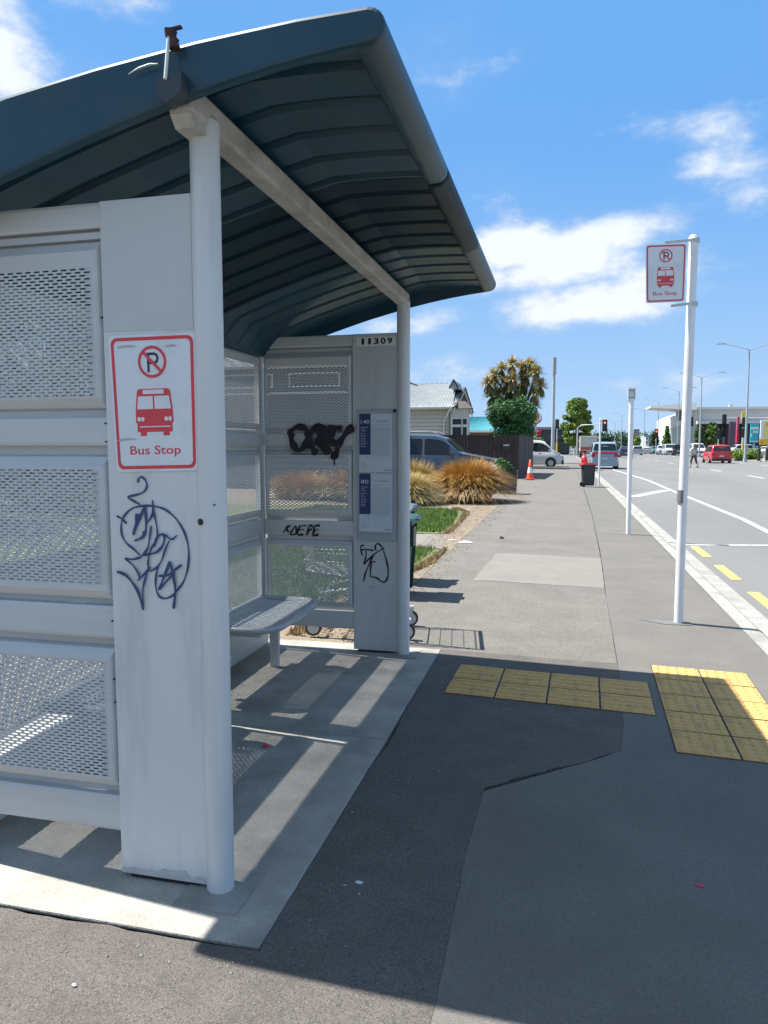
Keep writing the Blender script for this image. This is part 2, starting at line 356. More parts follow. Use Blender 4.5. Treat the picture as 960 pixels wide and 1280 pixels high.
# road
mb = MB(); mb.quad((1.88, -6, ROADZ), (200, -6, ROADZ), (200, 700, ROADZ), (1.88, 700, ROADZ)); road = struct(mb.build('road', roadm))
mb = MB(); mb.quad((-120, 64.2, ROADZ+.06), (1.88, 64.2, ROADZ+.06), (1.88, 330, ROADZ+.06), (-120, 330, ROADZ+.06)); struct(mb.build('side_street', roadm))
MZ = ROADZ+.005
def strip(mb, pts, wd, mi=0):
    for a, b in zip(pts[:-1], pts[1:]):
        a, b = Vector((*a, MZ)), Vector((*b, MZ)); d = (b-a).normalized(); n = Vector((-d.y, d.x, 0))*wd/2
        mb.quad(a-n, b-n, b+n, a+n, mi)
def rp(px, py): q = gr(px, py, ROADZ); return (q.x, q.y)
mk = MB(); pl = [rp(960, 665), rp(930.5, 650), rp(839, 613), rp(810, 600.5), rp(766, 587)]; d0 = (pl[0][0]+.04, 6); strip(mk, [d0]+pl, .13); struct(mk.build('bay_line', whitep))
mk = MB(); strip(mk, [rp(791, 621), (rp(835, 613)[0]-.08, rp(835, 613)[1])], .34); struct(mk.build('bay_tick', whitep))
mk = MB(); a = rp(857, 681.5); strip(mk, [(1.92, a[1]), (3.66, a[1]+.35)], .1); struct(mk.build('bay_end_line', whitep))
y = a[1]-.2
for k in range(7):
    if y < 0: break
    mk = MB(); x0 = rp(863, 683.5)[0]; mk.quad((x0, y, MZ), (x0+.12, y, MZ), (x0+.12, y-1.12, MZ), (x0, y-1.12, MZ)); struct(mk.build('no_stopping_dash', yellp)); y -= 1.93
for X, W_ in ((rp(932, 594.5)[0], .14), (rp(952, 581.5)[0], .14)):
    for y in [40.4+10.7*i for i in range(-2, 9)]:
        if X > 12 and y < 50: continue
        mk = MB(); o_ = 0 if X < 12 else 3; mk.quad((X, y+o_, MZ), (X+W_, y+o_, MZ), (X+W_, y+o_+3.6, MZ), (X, y+o_+3.6, MZ)); struct(mk.build('lane_dash', whitep))

# tactile paving
tilem = mat('yellow_tile', (.50, .29, .085), (.57, .34, .105), 6, .7, bump=.2, bscale=80, speck=(.30, .21, .09), sscale=60, dirt=(.16, .115, .06), dscale=7, damt=.65)
def tile_mesh(kind):
    b = MB(); S = .1468; T = .005; b.box(-S, S, -.1432, .1432, -.03, T, bev=.003)
    if kind == 'bar':
        for i in range(4):
            c = -.106+i*.0707; b.add([(-.14, c-.018, T), (.14, c-.018, T), (.14, c+.018, T), (-.14, c+.018, T), (-.134, c-.011, T+.0065), (.134, c-.011, T+.0065), (.134, c+.011, T+.0065), (-.134, c+.011, T+.0065)],
                                   [(0, 1, 5, 4), (1, 2, 6, 5), (2, 3, 7, 6), (3, 0, 4, 7), (4, 5, 6, 7)])
    else:
        for i in range(5):
            for j in range(5):
                b.lathe((-.118+i*.059, -.114+j*.057, 0), [(.0185, T), (.014, T+.0055), (.0005, T+.0062)], 8)
    return b
bedm = soil
def tiles(name, kind, corner_px, ncol, nrow, ang, S=.304):
    c = gp(*corner_px); root = None; ux = Vector((math.cos(ang), math.sin(ang), 0)); uy = Vector((math.sin(ang), -math.cos(ang), 0))
    bb = MB(); q = [Vector((c.x, c.y, 0))+ux*(i*ncol*S)+uy*(j*nrow*S) for i, j in ((0, 0), (1, 0), (1, 1), (0, 1))]
    bb.quad(*[(v.x, v.y, pz(v.x)+.0015) for v in q[::-1]]); root = struct(bb.build(name, bedm))
    src = tile_mesh(kind); first = None
    for i in range(ncol):
        for j in range(nrow):
            if first is None: o = first = src.build('tile', tilem, root)
            else: o = first.copy(); col.objects.link(o)
            p_ = Vector((c.x, c.y, 0))+ux*((i+.5)*S)+uy*((j+.5)*S); o.location = (p_.x, p_.y, pz(p_.x)+rng.uniform(0, .002)); o.rotation_euler = (rng.uniform(-.003, .003), SL+rng.uniform(-.003, .003), ang+rng.uniform(-.006, .006))
    return root
tiles('directional_tactile_paving', 'bar', (575, 830.5), 4, 2, -.028)
tiles('blister_tactile_paving', 'dot', (813, 831.5), 2, 5, -.028)

# ================================================================ SHELTER
paint = mat('shelter_paint', (.455, .475, .475), (.49, .508, .508), 2.5, .42, spec=.5, bump=.04, bscale=30, dirt=(.30, .31, .30), dscale=7, damt=.5, stretch=(1, 1, .16), glossvar=.08)
paintd = mat('shelter_rail_paint', (.50, .515, .51), (.46, .475, .47), 3, .45, spec=.5, dirt=(.40, .37, .33), dscale=1.5, damt=.35, stretch=(.4, .4, 3), glossvar=.08)
perfm = mat('perforated_steel', (.43, .448, .448), (.47, .487, .485), 5, .45, spec=.5)
greyp = mat('shelter_grey_overpaint', (.46, .48, .475), (.475, .495, .49), 2, .5)
roofm = mat('teal_roof', (.003, .037, .062), (.006, .049, .080), 1.6, .42, spec=.4, coat=.08, dirt=(.05, .06, .055), dscale=3.5, damt=.45, glossvar=.1)
darkm = mat('black_rubber_and_gap', (.015, .015, .016), None, rough=.7)
beamm = mat('galvanised_beam', (.46, .45, .42), (.33, .31, .28), 12, .6, dirt=(.2, .15, .1), dscale=5, damt=.6, stretch=(1, .6, 1))
YN, YF = 2.17, 5.07; XR = -2.18
SH = thing('bus_shelter', (-1.6, 3.62, 0), 'grey metal bus shelter with perforated panels and curved teal roof, tagged with graffiti', 'bus shelter')
def part(mb, name, m, parent=None, label=None, fix=False):
    o = mb.build(name, m, parent or SH, world=True)
    if fix: recalc(o)
    if label: o['label'] = label
    return o
grp = []
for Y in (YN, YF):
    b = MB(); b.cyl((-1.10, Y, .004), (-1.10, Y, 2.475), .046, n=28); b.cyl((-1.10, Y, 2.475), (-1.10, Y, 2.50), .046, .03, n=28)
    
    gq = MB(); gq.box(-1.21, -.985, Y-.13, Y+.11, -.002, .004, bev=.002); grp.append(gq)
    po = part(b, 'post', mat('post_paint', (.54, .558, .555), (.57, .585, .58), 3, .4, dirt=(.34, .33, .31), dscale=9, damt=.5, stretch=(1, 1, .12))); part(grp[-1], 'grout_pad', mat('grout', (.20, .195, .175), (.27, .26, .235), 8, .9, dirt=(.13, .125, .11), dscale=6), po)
    if Y == YN:
        for (z, r_) in ((2.452, .012), (1.245, .0105)):
            q = MB(); q.cyl((-1.118, Y-.035, z), (-1.118-.005, Y-.0452, z), r_, n=14); part(q, 'bolt_hole', darkm, po)
        q = MB(); q.cyl((-1.074, Y-.034, 1.30), (-1.072, Y-.0445, 1.30), .003, n=8); part(q, 'rivet', darkm, po)
    # fin plate and weld tabs between post and column panel
    q = MB(); q.box(-1.139, -1.128, Y-.004, Y+.004, .03, 2.25); part(q, 'slot_shade_strip', darkm, po)  # black strip added behind the slot to paint its gap dark
    b = MB(); b.box(-1.1318, -1.10, Y-.018, Y+.018, .02, 2.262)
    for z in (.18, .42, .75, 1.02, 1.33, 1.62, 1.90, 2.1): b.box(-1.140, -1.132, Y-.0195, Y+.0195, z, z+.03)
    part(b, 'fin_plate', paint, po)
# column panels (solid boxes), near lower part repainted; paler colour also bakes in daylight
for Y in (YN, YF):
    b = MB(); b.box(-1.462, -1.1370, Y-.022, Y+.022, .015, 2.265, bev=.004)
    cp = part(b, 'column_panel', paint if Y == YF else mat('lit_white_overpaint', (.55, .565, .56), (.59, .603, .597), 1.6, .45, dirt=(.38, .37, .345), dscale=9, damt=.6, bump=.08, bscale=14, stretch=(1, 1, .14)))
    b = MB(); b.box(-1.43, -1.17, Y-.015, Y+.015, .0, .016); part(b, 'column_foot', darkm, cp)
    if Y == YN:
        b = MB(); b.quad((-1.459, Y-.0235, 1.855), (-1.141, Y-.0235, 1.85), (-1.141, Y-.0235, 2.262), (-1.459, Y-.0235, 2.262)); part(b, 'overpaint_patch', greyp, cp, 'flat grey overpainted patch above the bus stop sign')
    colN = cp if Y == YN else (colN)
    colF = cp
def perf(mb, f, u0, u1, v0, v1, pw=.034, ph=.0102, sl=.0240, sh=.0056, th=.0012):
    """real slotted sheet: staggered slots cut through; f(u,v) -> point"""
    nrm = (f(u1, v0)-f(u0, v0)).cross(f(u0, v1)-f(u0, v0)).normalized(); back = nrm*th
    nc = max(1, round((u1-u0)/pw)); nr = max(1, round((v1-v0)/ph)); pw = (u1-u0)/nc; ph = (v1-v0)/nr
    for r_ in range(nr):
        va, vb = v0+r_*ph, v0+(r_+1)*ph; off = .5*pw if r_ % 2 else 0
        cells = [(u0+off+c*pw, u0+off+(c+1)*pw) for c in range(nc-(1 if off else 0))]
        if off: mb.add([f(u0, va), f(u0+off, va), f(u0+off, vb), f(u0, vb)], [(0, 1, 2, 3)]); mb.add([f(u1-off, va), f(u1, va), f(u1, vb), f(u1-off, vb)], [(0, 1, 2, 3)])
        for a, b in cells:
            m_ = (a+b)/2; vm = (va+vb)/2; h = sl/2; g = sh/2; k = h-g
            P_ = [(a, va), (b, va), (b, vb), (a, vb), (m_-h, vm), (m_-k, vm-g), (m_+k, vm-g), (m_+h, vm), (m_+k, vm+g), (m_-k, vm+g)]
            mb.add([f(*q) for q in P_]+[f(*q)+back for q in P_], [(0, 1, 6, 5), (2, 3, 9, 8), (1, 2, 8, 7, 6), (3, 0, 5, 4, 9), (10, 15, 16, 11), (12, 18, 19, 13), (11, 16, 17, 18, 12), (13, 19, 14, 15, 10)]+[(4+i, 4+(i+1) % 6, 14+(i+1) % 6, 14+i) for i in range(6)])
TRAYS = [(1.612, 2.142, 1.647, 2.06), (.972, 1.45, 1.024, 1.41), (.318, .80, .356, .758)]
RAILS = [(2.186, 2.264), (1.488, 1.578), (.838, .948), (.161, .285)]
BACKS = [(2.135, 2.26), (1.44, 1.622), (.79, .982), (.18, .322)]
def wall(u0, u1, f, side, name_rail='rail', back=False):
    """f(u, z, d): d = distance proud on the visible side; a bay of rails with three bulged perforated trays"""
    for z0, z1 in BACKS:
        if back and z0 < .2: continue
        b = MB(); vs = [f(u, z, d) for u in (u0+.001, u1-.001) for (z, d) in ((z0, -.024), (z1, -.024), (z1, -.0185), (z0, -.0185))]
        b.add(vs, [(0, 1, 2, 3), (7, 6, 5, 4)]+[(i, 4+i, 4+(i+1) % 4, (i+1) % 4) for i in range(4)]); part(b, 'back_plate', paintd, fix=True)
    for z0, z1 in RAILS:
        b = MB(); dp = 0
        if back and z0 < .2: z0, z1, dp = .025, .258, .045
        vs = [f(u, z, d) for u in (u0, u1) for (z, d) in ((z0, -.018), (z1, -.018), (z1, .012+dp), (z1-.01, .016+dp), (z0+.01, .016+dp), (z0, .012+dp))]
        b.add(vs, [(0, 1, 2, 3, 4, 5), (11, 10, 9, 8, 7, 6)]+[(i, 6+i, 6+(i+1) % 6, (i+1) % 6) for i in range(6)]); part(b, name_rail, paintd, fix=True)
    for z in (2.163,):                                   # pressed lips beside top and bottom rails
        b = MB()
        vs = [f(u, zz, d) for u in (u0, u1) for (zz, d) in ((z-.010, -.018), (z+.012, -.018), (z+.012, .004), (z-.010, .008))]
        b.add(vs, [(0, 1, 2, 3), (7, 6, 5, 4)]+[(i, 4+i, 4+(i+1) % 4, (i+1) % 4) for i in range(4)]); part(b, 'lip', paintd, fix=True)
    for (z0, z1, w0, w1) in TRAYS:
        a0, a1 = u0+.035, u1-.03; P0 = .028
        fr = MB()
        # outer bevel (ring 0 at d=0 -> ring 1 proud), flat margin (ring1 -> ring2 at the sheet)
        def ring(ua, ub, za, zb, d): return [f(ua, za, d), f(ub, za, d), f(ub, zb, d), f(ua, zb, d)]
        r0 = ring(u0+.002, u1-.002, z0-.006, z1+.006, -.012); r1 = ring(u0+.004, u1-.004, z0, z1, .006); r2 = ring(u0+.012, u1-.012, z0+.022, z1-.022, P0-.006); r3 = ring(u0+.02, u1-.02, z0+.03, z1-.03, P0); r4 = ring(a0, a1, w0, w1, P0)
        vs = r0+r1+r2+r3+r4; fs = []
        for k in range(4):
            for i in range(4): fs.append((4*k+i, 4*k+(i+1) % 4, 4*k+4+(i+1) % 4, 4*k+4+i))
        fr.add(vs, fs); fo = part(fr, 'tray_frame', paintd)
        pm = MB(); perf(pm, lambda u, v: f(u, v, P0), a0, a1, w0, w1); po = part(pm, 'perforated_sheet', perfm, fo)
# near end (seen from outside), far end and back wall (seen from inside)
wall(-2.14, -1.4635, lambda u, z, d: Vector((u, YN-d, z)), 1)
wall(-2.14, -1.4635, lambda u, z, d: Vector((u, YF-d, z)), 1)
wall(2.20, 3.562, lambda u, z, d: Vector((XR+d, u, z)), 1, back=True)
wall(3.73, 5.035, lambda u, z, d: Vector((XR+d, u, z)), 1, back=True)
for (x, y, h_) in ((XR, YN, .028), (XR, YF, .032), (XR, 3.651, .0775)):
    b = MB(); b.box(x-.025, x+.028, y-h_, y+h_, .003, 2.20, bev=.005); rp_ = part(b, 'rear_post', paint)
    b = MB(); b.box(x-.07, x+.07, y-.07, y+.07, .0, .008, bev=.002)
    for sx in (-.05, .05):
        for sy in (-.05, .05): b.cyl((x+sx, y+sy, .008), (x+sx, y+sy, .022), .008, n=6)
    part(b, 'base_plate', beamm, rp_)
for z in (.62, .7, .9, 1.5, 1.56, 1.9): b = MB(); b.cyl((-1.4655, YN-.018, z), (-1.4655, YN-.026, z), .0028, n=6); part(b, 'screw', darkm, colN)
# beam on the front posts
b = MB(); b.box(-1.145, -1.068, 2.03, 5.13, 2.452, 2.535, bev=.012)
bo = part(b, 'roof_beam', beamm)
b = MB(); b.prism([(0, .03), (.03, 0), (.11, 0), (.11, .05), (.0, .05)], lambda u, v: Vector((-1.14, 2.035+u, 2.42+v)), (.066, 0, 0)); part(b, 'beam_end', beamm, bo, fix=True)
# ---- roof: three moulded sections, curved over, ribbed underneath
RB = [(-2.25, 2.085), (-2.1, 2.155), (-1.9, 2.232), (-1.68, 2.308), (-1.4, 2.388), (-1.13, 2.456), (-1.03, 2.478), (-.9, 2.505), (-.73, 2.532), (-.6, 2.546), (-.53, 2.553)]
RTP = [(-.53, 2.645), (-.73, 2.640), (-1.03, 2.620), (-1.35, 2.585), (-1.66, 2.540), (-1.9, 2.485), (-2.1, 2.42), (-2.25, 2.35)]
def interp(T, x):
    T = sorted(T)
    if x <= T[0][0]: return T[0][1]
    for (a, b), (c, d) in zip(T[:-1], T[1:]):
        if x <= c: return b+(d-b)*(x-a)/(c-a)
    return T[-1][1]
NOSE = [(-.53+.045*math.sin(t), 2.599-.046*math.cos(t)) for t in [math.pi*k/8 for k in range(1, 8)]]
xb = [-2.25, -2.2, -2.14, -2.0, -1.85, -1.7, -1.55, -1.4, -1.25, -1.1, -.95, -.8, -.68, -.585, -.565, -.545, -.53]
def groove(y, y0, y1):
    """0 outside the grooves, 1 in them"""
    n = 5; L_ = (y1-y0); p = L_/n; t = ((y-y0) % p)/p
    return t
YS = [1.985, 3.08, 4.175, 5.27]
for k in range(3):
    y0, y1 = YS[k]+(.0005 if k else .003), YS[k+1]-(.0005 if k < 2 else .003); n = 5; p = (y1-y0)/n; st = [(y0, -1 if k == 0 else 0)]
    if k == 0: st += [(y0+.035, -1), (y0+.042, 0)]
    for i in range(n):
        a = y0+i*p
        for t, d in ((.22, 0), (.62, 0), (.66, 1), (.86, 1), (.90, 0)): st.append((a+t*p, d))
    if k == 2: st += [(y1-.018, 0), (y1-.012, -1), (y1, -1)]
    else: st.append((y1, 0)); loops = []
    for (y, d) in st:
        lp = []
        edge = .012 if (y in (y0, y1)) else 0
        for x in xb:
            fade = 1.0 if -2.14 < x < -.57 else 0.0
            ripple = .002*math.sin(x*5+k)
            rise = (.09 if x < -.95 else .09+(.03-.09)*(x+.95)/.38)*fade if d >= 0 else 0
            lp.append(Vector((x, y, interp(RB, x)+rise+.02*max(d, 0)*fade+ripple)))
        for (x, z) in NOSE: lp.append(Vector((x, y, z)))
        for (x, z) in RTP: lp.append(Vector((x, y, z)))
        lp.append(Vector((-2.275, y, 2.22)))
        loops.append(lp)
    # soften the free ends
    m_ = len(loops[0]); c = Vector((-1.3, 0, 2.5))
    if k == 0: ends = ((0, -.0),)
    b = MB(); vs = [v for lp in loops for v in lp]; fs = []
    for a in range(len(loops)-1):
        for i in range(m_): fs.append((a*m_+i, a*m_+(i+1) % m_, (a+1)*m_+(i+1) % m_, (a+1)*m_+i))
    for fc in fs: pass
    b.add(vs, fs, 0, False); b.add(loops[0], [tuple(range(m_-1, -1, -1))]); b.add(loops[-1], [tuple(range(m_))])
    ro = part(b, 'roof_section', roofm, fix=True)
    bm = bmesh.new(); bm.from_mesh(ro.data); bmesh.ops.remove_doubles(bm, verts=bm.verts[:], dist=1e-5)
    if k in (0, 2):
        yy = YS[0]+.003 if k == 0 else YS[3]-.003
        es = [e for e in bm.edges if all(abs(v.co.y-yy) < 1e-4 for v in e.verts)]
        bmesh.ops.bevel(bm, geom=es, offset=.012, segments=2, affect='EDGES', profile=.5)
    bmesh.ops.recalc_face_normals(bm, faces=bm.faces[:]); bm.to_mesh(ro.data); bm.free()
    # smooth only the nose and top
    for pl_ in ro.data.polygons:
        if abs(pl_.normal.y) < .5 and (pl_.normal.z > -.2 or pl_.center.x > -.56): pl_.use_smooth = True
    if k == 0: roof0 = ro
# dark bracket, overflow pipe and knob on the near fascia
b = MB(); b.prism([(-1.128, 2.505), (-1.052, 2.52), (-1.054, 2.47), (-1.075, 2.455), (-1.10, 2.44), (-1.128, 2.455)], lambda u, v: Vector((u, 1.945, v)), (0, .045, 0)); part(b, 'fascia_bracket', mat('dark_bracket', (.02, .03, .04), (.03, .045, .055), 10, .6), roof0, fix=True)
b = MB(); b.cyl((-1.098, 1.94, 2.50), (-1.096, 1.962, 2.63), .005, n=8); part(b, 'overflow_pipe', mat('grey_pipe', (.55, .58, .55), rough=.5), roof0)
rust = mat('rusty_bolt', (.03, .018, .02), (.06, .028, .026), 40, .8)
b = MB(); b.cyl((-1.082, 1.968, 2.592), (-1.088, 1.968, 2.628), .016, .010, n=9); b.cyl((-1.094, 1.965, 2.622), (-1.092, 1.965, 2.640), .014, .019, n=7); b.beam((-1.105, 1.965, 2.641), (-1.058, 1.965, 2.645), .012, .006); b.beam((-1.10, 1.965, 2.632), (-1.07, 1.965, 2.610), .010, .008); part(b, 'bolt_cluster', rust, roof0, 'rusty bolt cluster clamped on the roof edge')
b = MB(); b.tube([(-1.235, 1.976, 2.545), (-1.20, 1.974, 2.556), (-1.165, 1.974, 2.562), (-1.14, 1.976, 2.562)], [.001, .0035, .004, .002], 6); part(b, 'fascia_dent', mat('pale_scuff', (.25, .33, .32), rough=.5), roof0)
# seats
seatm = mat('seat_paint', (.33, .345, .35), (.37, .385, .39), 5, .35, spec=.5, coat=.2)
def seat(y0, y1):
    x0, x1, z = -2.03, -1.575, .452; rr = .17
    so_ = None
    outl = [(x0, y0), (x1-rr, y0)]+[(x1-rr+rr*math.sin(t), y0+rr-rr*math.cos(t)) for t in [math.pi/2*i/6 for i in range(1, 7)]]+[(x1-rr+rr*math.cos(t), y1-rr+rr*math.sin(t)) for t in [math.pi/2*i/6 for i in range(1, 7)]]+[(x0, y1)]
    b = MB(); b.tube([(x, y, z-.012) for x, y in outl]+[(x0, y0, z-.012)], .021, 10)
    s_ = part(b, 'seat', seatm)
    pm = MB()
    def f(u, v): return Vector((u, v, z+.004-.012*math.sin(math.pi*(u-x0)/(x1-x0))))
    perf(pm, lambda u, v: f(v, u), y0+.06, y1-.06, x0+.03, x1-.075, .03, .0125, .018, .005)
    part(pm, 'seat_mesh', perfm, s_)
    rim = MB(); inn = [(x0+.03, y0+.06), (x1-.075, y0+.06), (x1-.075, y1-.06), (x0+.03, y1-.06)]
    n_ = len(outl); cx, cy = (x0+x1)/2, (y0+y1)/2
    o2 = []
    for (x, y) in outl:
        o2.append((min(max(x, x0+.03), x1-.075), min(max(y, y0+.06), y1-.06)))
    vs = [(x, y, z+.006) for x, y in outl]+[tuple(f(x, y)) for x, y in o2]
    rim.add(vs, [(i, (i+1) % n_, n_+(i+1) % n_, n_+i) for i in range(n_)]); part(rim, 'seat_rim', seatm, s_)
    for yy in (y0+.12, y1-.12):
        q = MB(); q.box(x0-.04, x1-.12, yy-.02, yy+.02, z-.075, z-.03, bev=.004); part(q, 'seat_bracket', paint, s_)
        if yy < (y0+y1)/2: continue
        q = MB(); q.prism([(0, 0), (.05, 0), (.06, .40), (-.01, .40)], lambda u, v: Vector((x0+.13+u, yy-.02, .006+v)), (0, .04, 0)); part(q, 'seat_leg', paint, s_, fix=True)
seat(3.80, 4.68); seat(2.48, 3.36)
# ================================================================ SIGNS, PRINT, GRAFFITI
signw = mat('sign_white', (.60, .63, .65), (.66, .685, .70), 3, .35, coat=.3, dirt=(.42, .42, .42), dscale=6, damt=.5)
signr = mat('sign_red', (.62, .035, .05), (.55, .05, .06), 4, .4)
signk = mat('sign_black', (.03, .03, .045), rough=.45)
def rrect(u0, u1, v0, v1, ru, rv, n=5):
    out = []
    for (cu, cv, a) in ((u1-ru, v0+rv, -90), (u1-ru, v1-rv, 0), (u0+ru, v1-rv, 90), (u0+ru, v0+rv, 180)):
        for i in range(n+1):
            t = R(a+90*i/n); out.append((cu+ru*math.cos(t), cv+rv*math.sin(t)))
    return out
def bus_print(f, asp):
    """printed face: f(u, v, layer). asp = height / width"""
    b = MB()
    def poly(pts, h, mi): b.add([f(u, v, h) for u, v in pts], [tuple(range(len(pts)))], mi)
    # border as a ring
    o_ = rrect(.025, .975, .018, .982, .07, .07/asp); i_ = rrect(.06, .94, .043, .957, .05, .05/asp); n = len(o_)
    b.add([f(u, v, 1) for u, v in o_]+[f(u, v, 1) for u, v in i_], [(k, (k+1) % n, n+(k+1) % n, n+k) for k in range(n)], 1)
    cu, cv, ro, ri = .5, .80, .165, .135; m = 28
    O = [(cu+ro*math.cos(2*math.pi*k/m), cv+ro*math.sin(2*math.pi*k/m)/asp) for k in range(m)]; I = [(cu+ri*math.cos(2*math.pi*k/m), cv+ri*math.sin(2*math.pi*k/m)/asp) for k in range(m)]
    b.add([f(u, v, 2) for u, v in O]+[f(u, v, 2) for u, v in I], [(k, (k+1) % m, m+(k+1) % m, m+k) for k in range(m)], 1)
    # P
    def bar(u0, v0, u1, v1, wd, h, mi):
        du, dv = u1-u0, (v1-v0)*asp; l = math.hypot(du, dv); nu, nv = -dv/l*wd/2, du/l*wd/2/asp
        poly([(u0-nu, v0-nv), (u1-nu, v1-nv), (u1+nu, v1+nv), (u0+nu, v0+nv)], h, mi)
    bar(.455, .725, .455, .868, .028, 1, 2); bar(.441, .858, .52, .858, .028, 1.3, 2); bar(.441, .792, .52, .792, .028, 1.3, 2)
    k = 10; ou = [(.52+.058*math.sin(math.pi*j/k), .825+.058*math.cos(math.pi*j/k)*.0+.0465*math.cos(math.pi*j/k)*.0) for j in range(k+1)]
    hv = (.858+.792)/2; hr = (.858-.792)/2+.014/asp; hi = (.858-.792)/2-.014/asp
    ou = [(.52+.058*math.sin(math.pi*j/k), hv+hr*math.cos(math.pi*j/k)) for j in range(k+1)]; iu = [(.52+.03*math.sin(math.pi*j/k), hv+hi*math.cos(math.pi*j/k)) for j in range(k+1)]
    b.add([f(u, v, 1.3) for u, v in ou]+[f(u, v, 1.3) for u, v in iu], [(j, j+1, k+1+j+1, k+1+j) for j in range(k)], 2)
    bar(.395, .80+.105/asp, .605, .80-.105/asp, .032, 2.4, 1)
    # bus: body, then pale windows and lamps over it
    body = [(.29, .29), (.29, .355), (.275, .36), (.28, .455), (.298, .56), (.305, .59), (.33, .606), (.67, .606), (.695, .59), (.702, .56), (.72, .455), (.725, .36), (.71, .355), (.71, .29)]
    poly(body, 1, 1); poly([(.325, .262), (.325, .29), (.40, .29), (.40, .262)], 1, 1); poly([(.60, .262), (.60, .29), (.675, .29), (.675, .262)], 1, 1)
    poly([(.375, .568), (.375, .598), (.62, .598), (.62, .568)], 2, 0)
    poly([(.30, .458), (.318, .552), (.49, .552), (.49, .458)], 2, 0); poly([(.508, .458), (.508, .552), (.682, .552), (.70, .458)], 2, 0)
    for c in (.315, .36, .64, .685): poly([(c+.022*math.cos(t), .385+.022*math.sin(t)/asp*1.1) for t in [2*math.pi*j/10 for j in range(10)]], 2+(.3 if c in (.36, .685) else 0), 0)
    poly([(.32, .325), (.32, .333), (.69, .333), (.69, .325)], 2, 0)
    put_text(b, 'Bus Stop', f, .185, .80, .105, .19, 1, bold=.012, h=1)
    return b
# sign on the shelter
def plane_sign(parent, corners, name, th=.003):
    """corners TL, TR, BR, BL (world) facing -Y"""
    TL, TR, BR, BL = [Vector(c) for c in corners]; nrm = Vector((0, -1, 0))
    def f(u, v, h=0): return TL*(1-u)*v+TR*u*v+BR*u*(1-v)+BL*(1-u)*(1-v)+nrm*(.0006*h)
    b = MB(); oo = rrect(0, 1, 0, 1, .04, .03); n = len(oo)
    a = [f(u, v) for u, v in oo]; c = [q-nrm*th for q in a]
    b.add(a+c, [tuple(range(n)), tuple(range(2*n-1, n-1, -1))]+[(i, n+i, n+(i+1) % n, (i+1) % n) for i in range(n)])
    return f, b
yS = YN-.0265
def colpt(px, py, d=0): q = at(px, py, yS-d); return q
f, b = plane_sign(SH, [colpt(135, 420), colpt(244, 415), colpt(248, 588), colpt(146, 590)], 'sign')
sg = part(b, 'bus_stop_sign', signw, colN, 'white and red bus stop sign with a crossed out P', fix=True)
part(bus_print(f, 1.41), 'sign_print', [signw, signr, signk], sg)
sc_ = MB()
for (u0, u1, v0, v1) in ((.10, .32, .912, .92), (.66, .79, .905, .912), (.03, .28, .232, .242)):
    sc_ = MB()
    pts = smooth_line([(u0, v0), ((u0+u1)/2, v1), (u1, (v0+v1)/2)], 4); sc_.tube([f(u, v, 3) for u, v in pts], [.0006, .0022, .003, .003, .003, .0028, .0024, .0018, .0005], 6, flat=(Vector((0, -1, 0)), .1))
    part(sc_, 'scuff', mat('grey_scuff', (.40, .43, .44), rough=.7), sg)
# stroke helper: pixel-ish sketch coordinates mapped on a plane
def strokes(lines, fmap, r_, m, name, parent, label, nrm=Vector((0, -1, 0)), k=6):
    b = MB()
    for i, ln in enumerate(lines):
        rr = r_
        if isinstance(ln, tuple): rr, ln = ln
        P_ = smooth_line(ln, k) if len(ln) > 2 else ln
        n_ = len(P_); rr = [rr*(.86+.22*math.sin(j*.55+i*1.7))*(.55 if j in (0, n_-1) else 1) for j in range(n_)]
        b.tube([fmap(*q)+nrm*(.0002*i) for q in P_], rr, 8, flat=(nrm, .12))
    return part(b, name, m, parent, label)
ink = mat('blue_ink', (.012, .035, .12), (.015, .05, .17), 12, .4)
g1 = lambda x, y: colpt(130+x/6.733, 590+y/6.737, -.001)
S1 = [[(285, 90), (290, 55), (315, 42), (348, 70), (360, 120), (330, 170), (260, 195), (200, 210), (240, 240), (305, 275)],
      [(105, 370), (150, 395), (190, 435)],
      [(300, 700), (250, 650), (190, 600), (150, 530), (145, 440), (170, 370), (240, 305), (340, 285), (430, 290), (520, 320), (610, 400), (680, 520), (712, 660), (705, 800), (670, 920), (610, 1005)],
      [(610, 1005), (570, 1045), (510, 1065), (460, 1040), (435, 960), (440, 860), (460, 790)],
      (.0042, [(275, 350), (270, 420), (262, 470), (245, 530)]), (.004, [(245, 530), (290, 420), (330, 320), (345, 290)]), (.0045, [(300, 350), (285, 400), (268, 460)]),
      (.0042, [(345, 290), (355, 400), (350, 500), (320, 550), (258, 580)]), [(330, 500), (340, 540), (315, 560)],
      [(355, 430), (390, 395), (410, 340), (410, 235)], [(410, 235), (420, 340), (445, 450), (452, 560)],
      [(400, 450), (385, 560), (370, 640), (330, 695), (300, 720), (240, 735), (178, 725)], [(178, 725), (250, 790), (295, 860), (298, 910)], [(285, 915), (330, 870), (395, 800)],
      (.004, [(425, 630), (445, 560), (480, 525), (510, 540), (500, 610), (450, 670), (390, 690), (330, 695)]), [(425, 600), (390, 670), (375, 750), (375, 810), (350, 900), (330, 1000), (333, 1160)],
      [(520, 525), (555, 560), (585, 562), (618, 530)], [(555, 575), (520, 650), (490, 740), (450, 800), (395, 832), (372, 820)],
      (.0045, [(125, 840), (190, 870), (250, 940), (300, 1030), (333, 1160)]), (.0062, [(115, 840), (135, 842)]),
      (.0042, [(465, 990), (510, 880), (560, 750)]), (.0046, [(560, 750), (590, 880), (605, 1000), (590, 1150)]), (.0036, [(460, 875), (540, 865), (590, 830), (658, 780)]), (.004, [(465, 990), (530, 920), (600, 840)])]
S1 = [((q[0]*1.15, q[1]) if isinstance(q, tuple) else q) for q in S1]
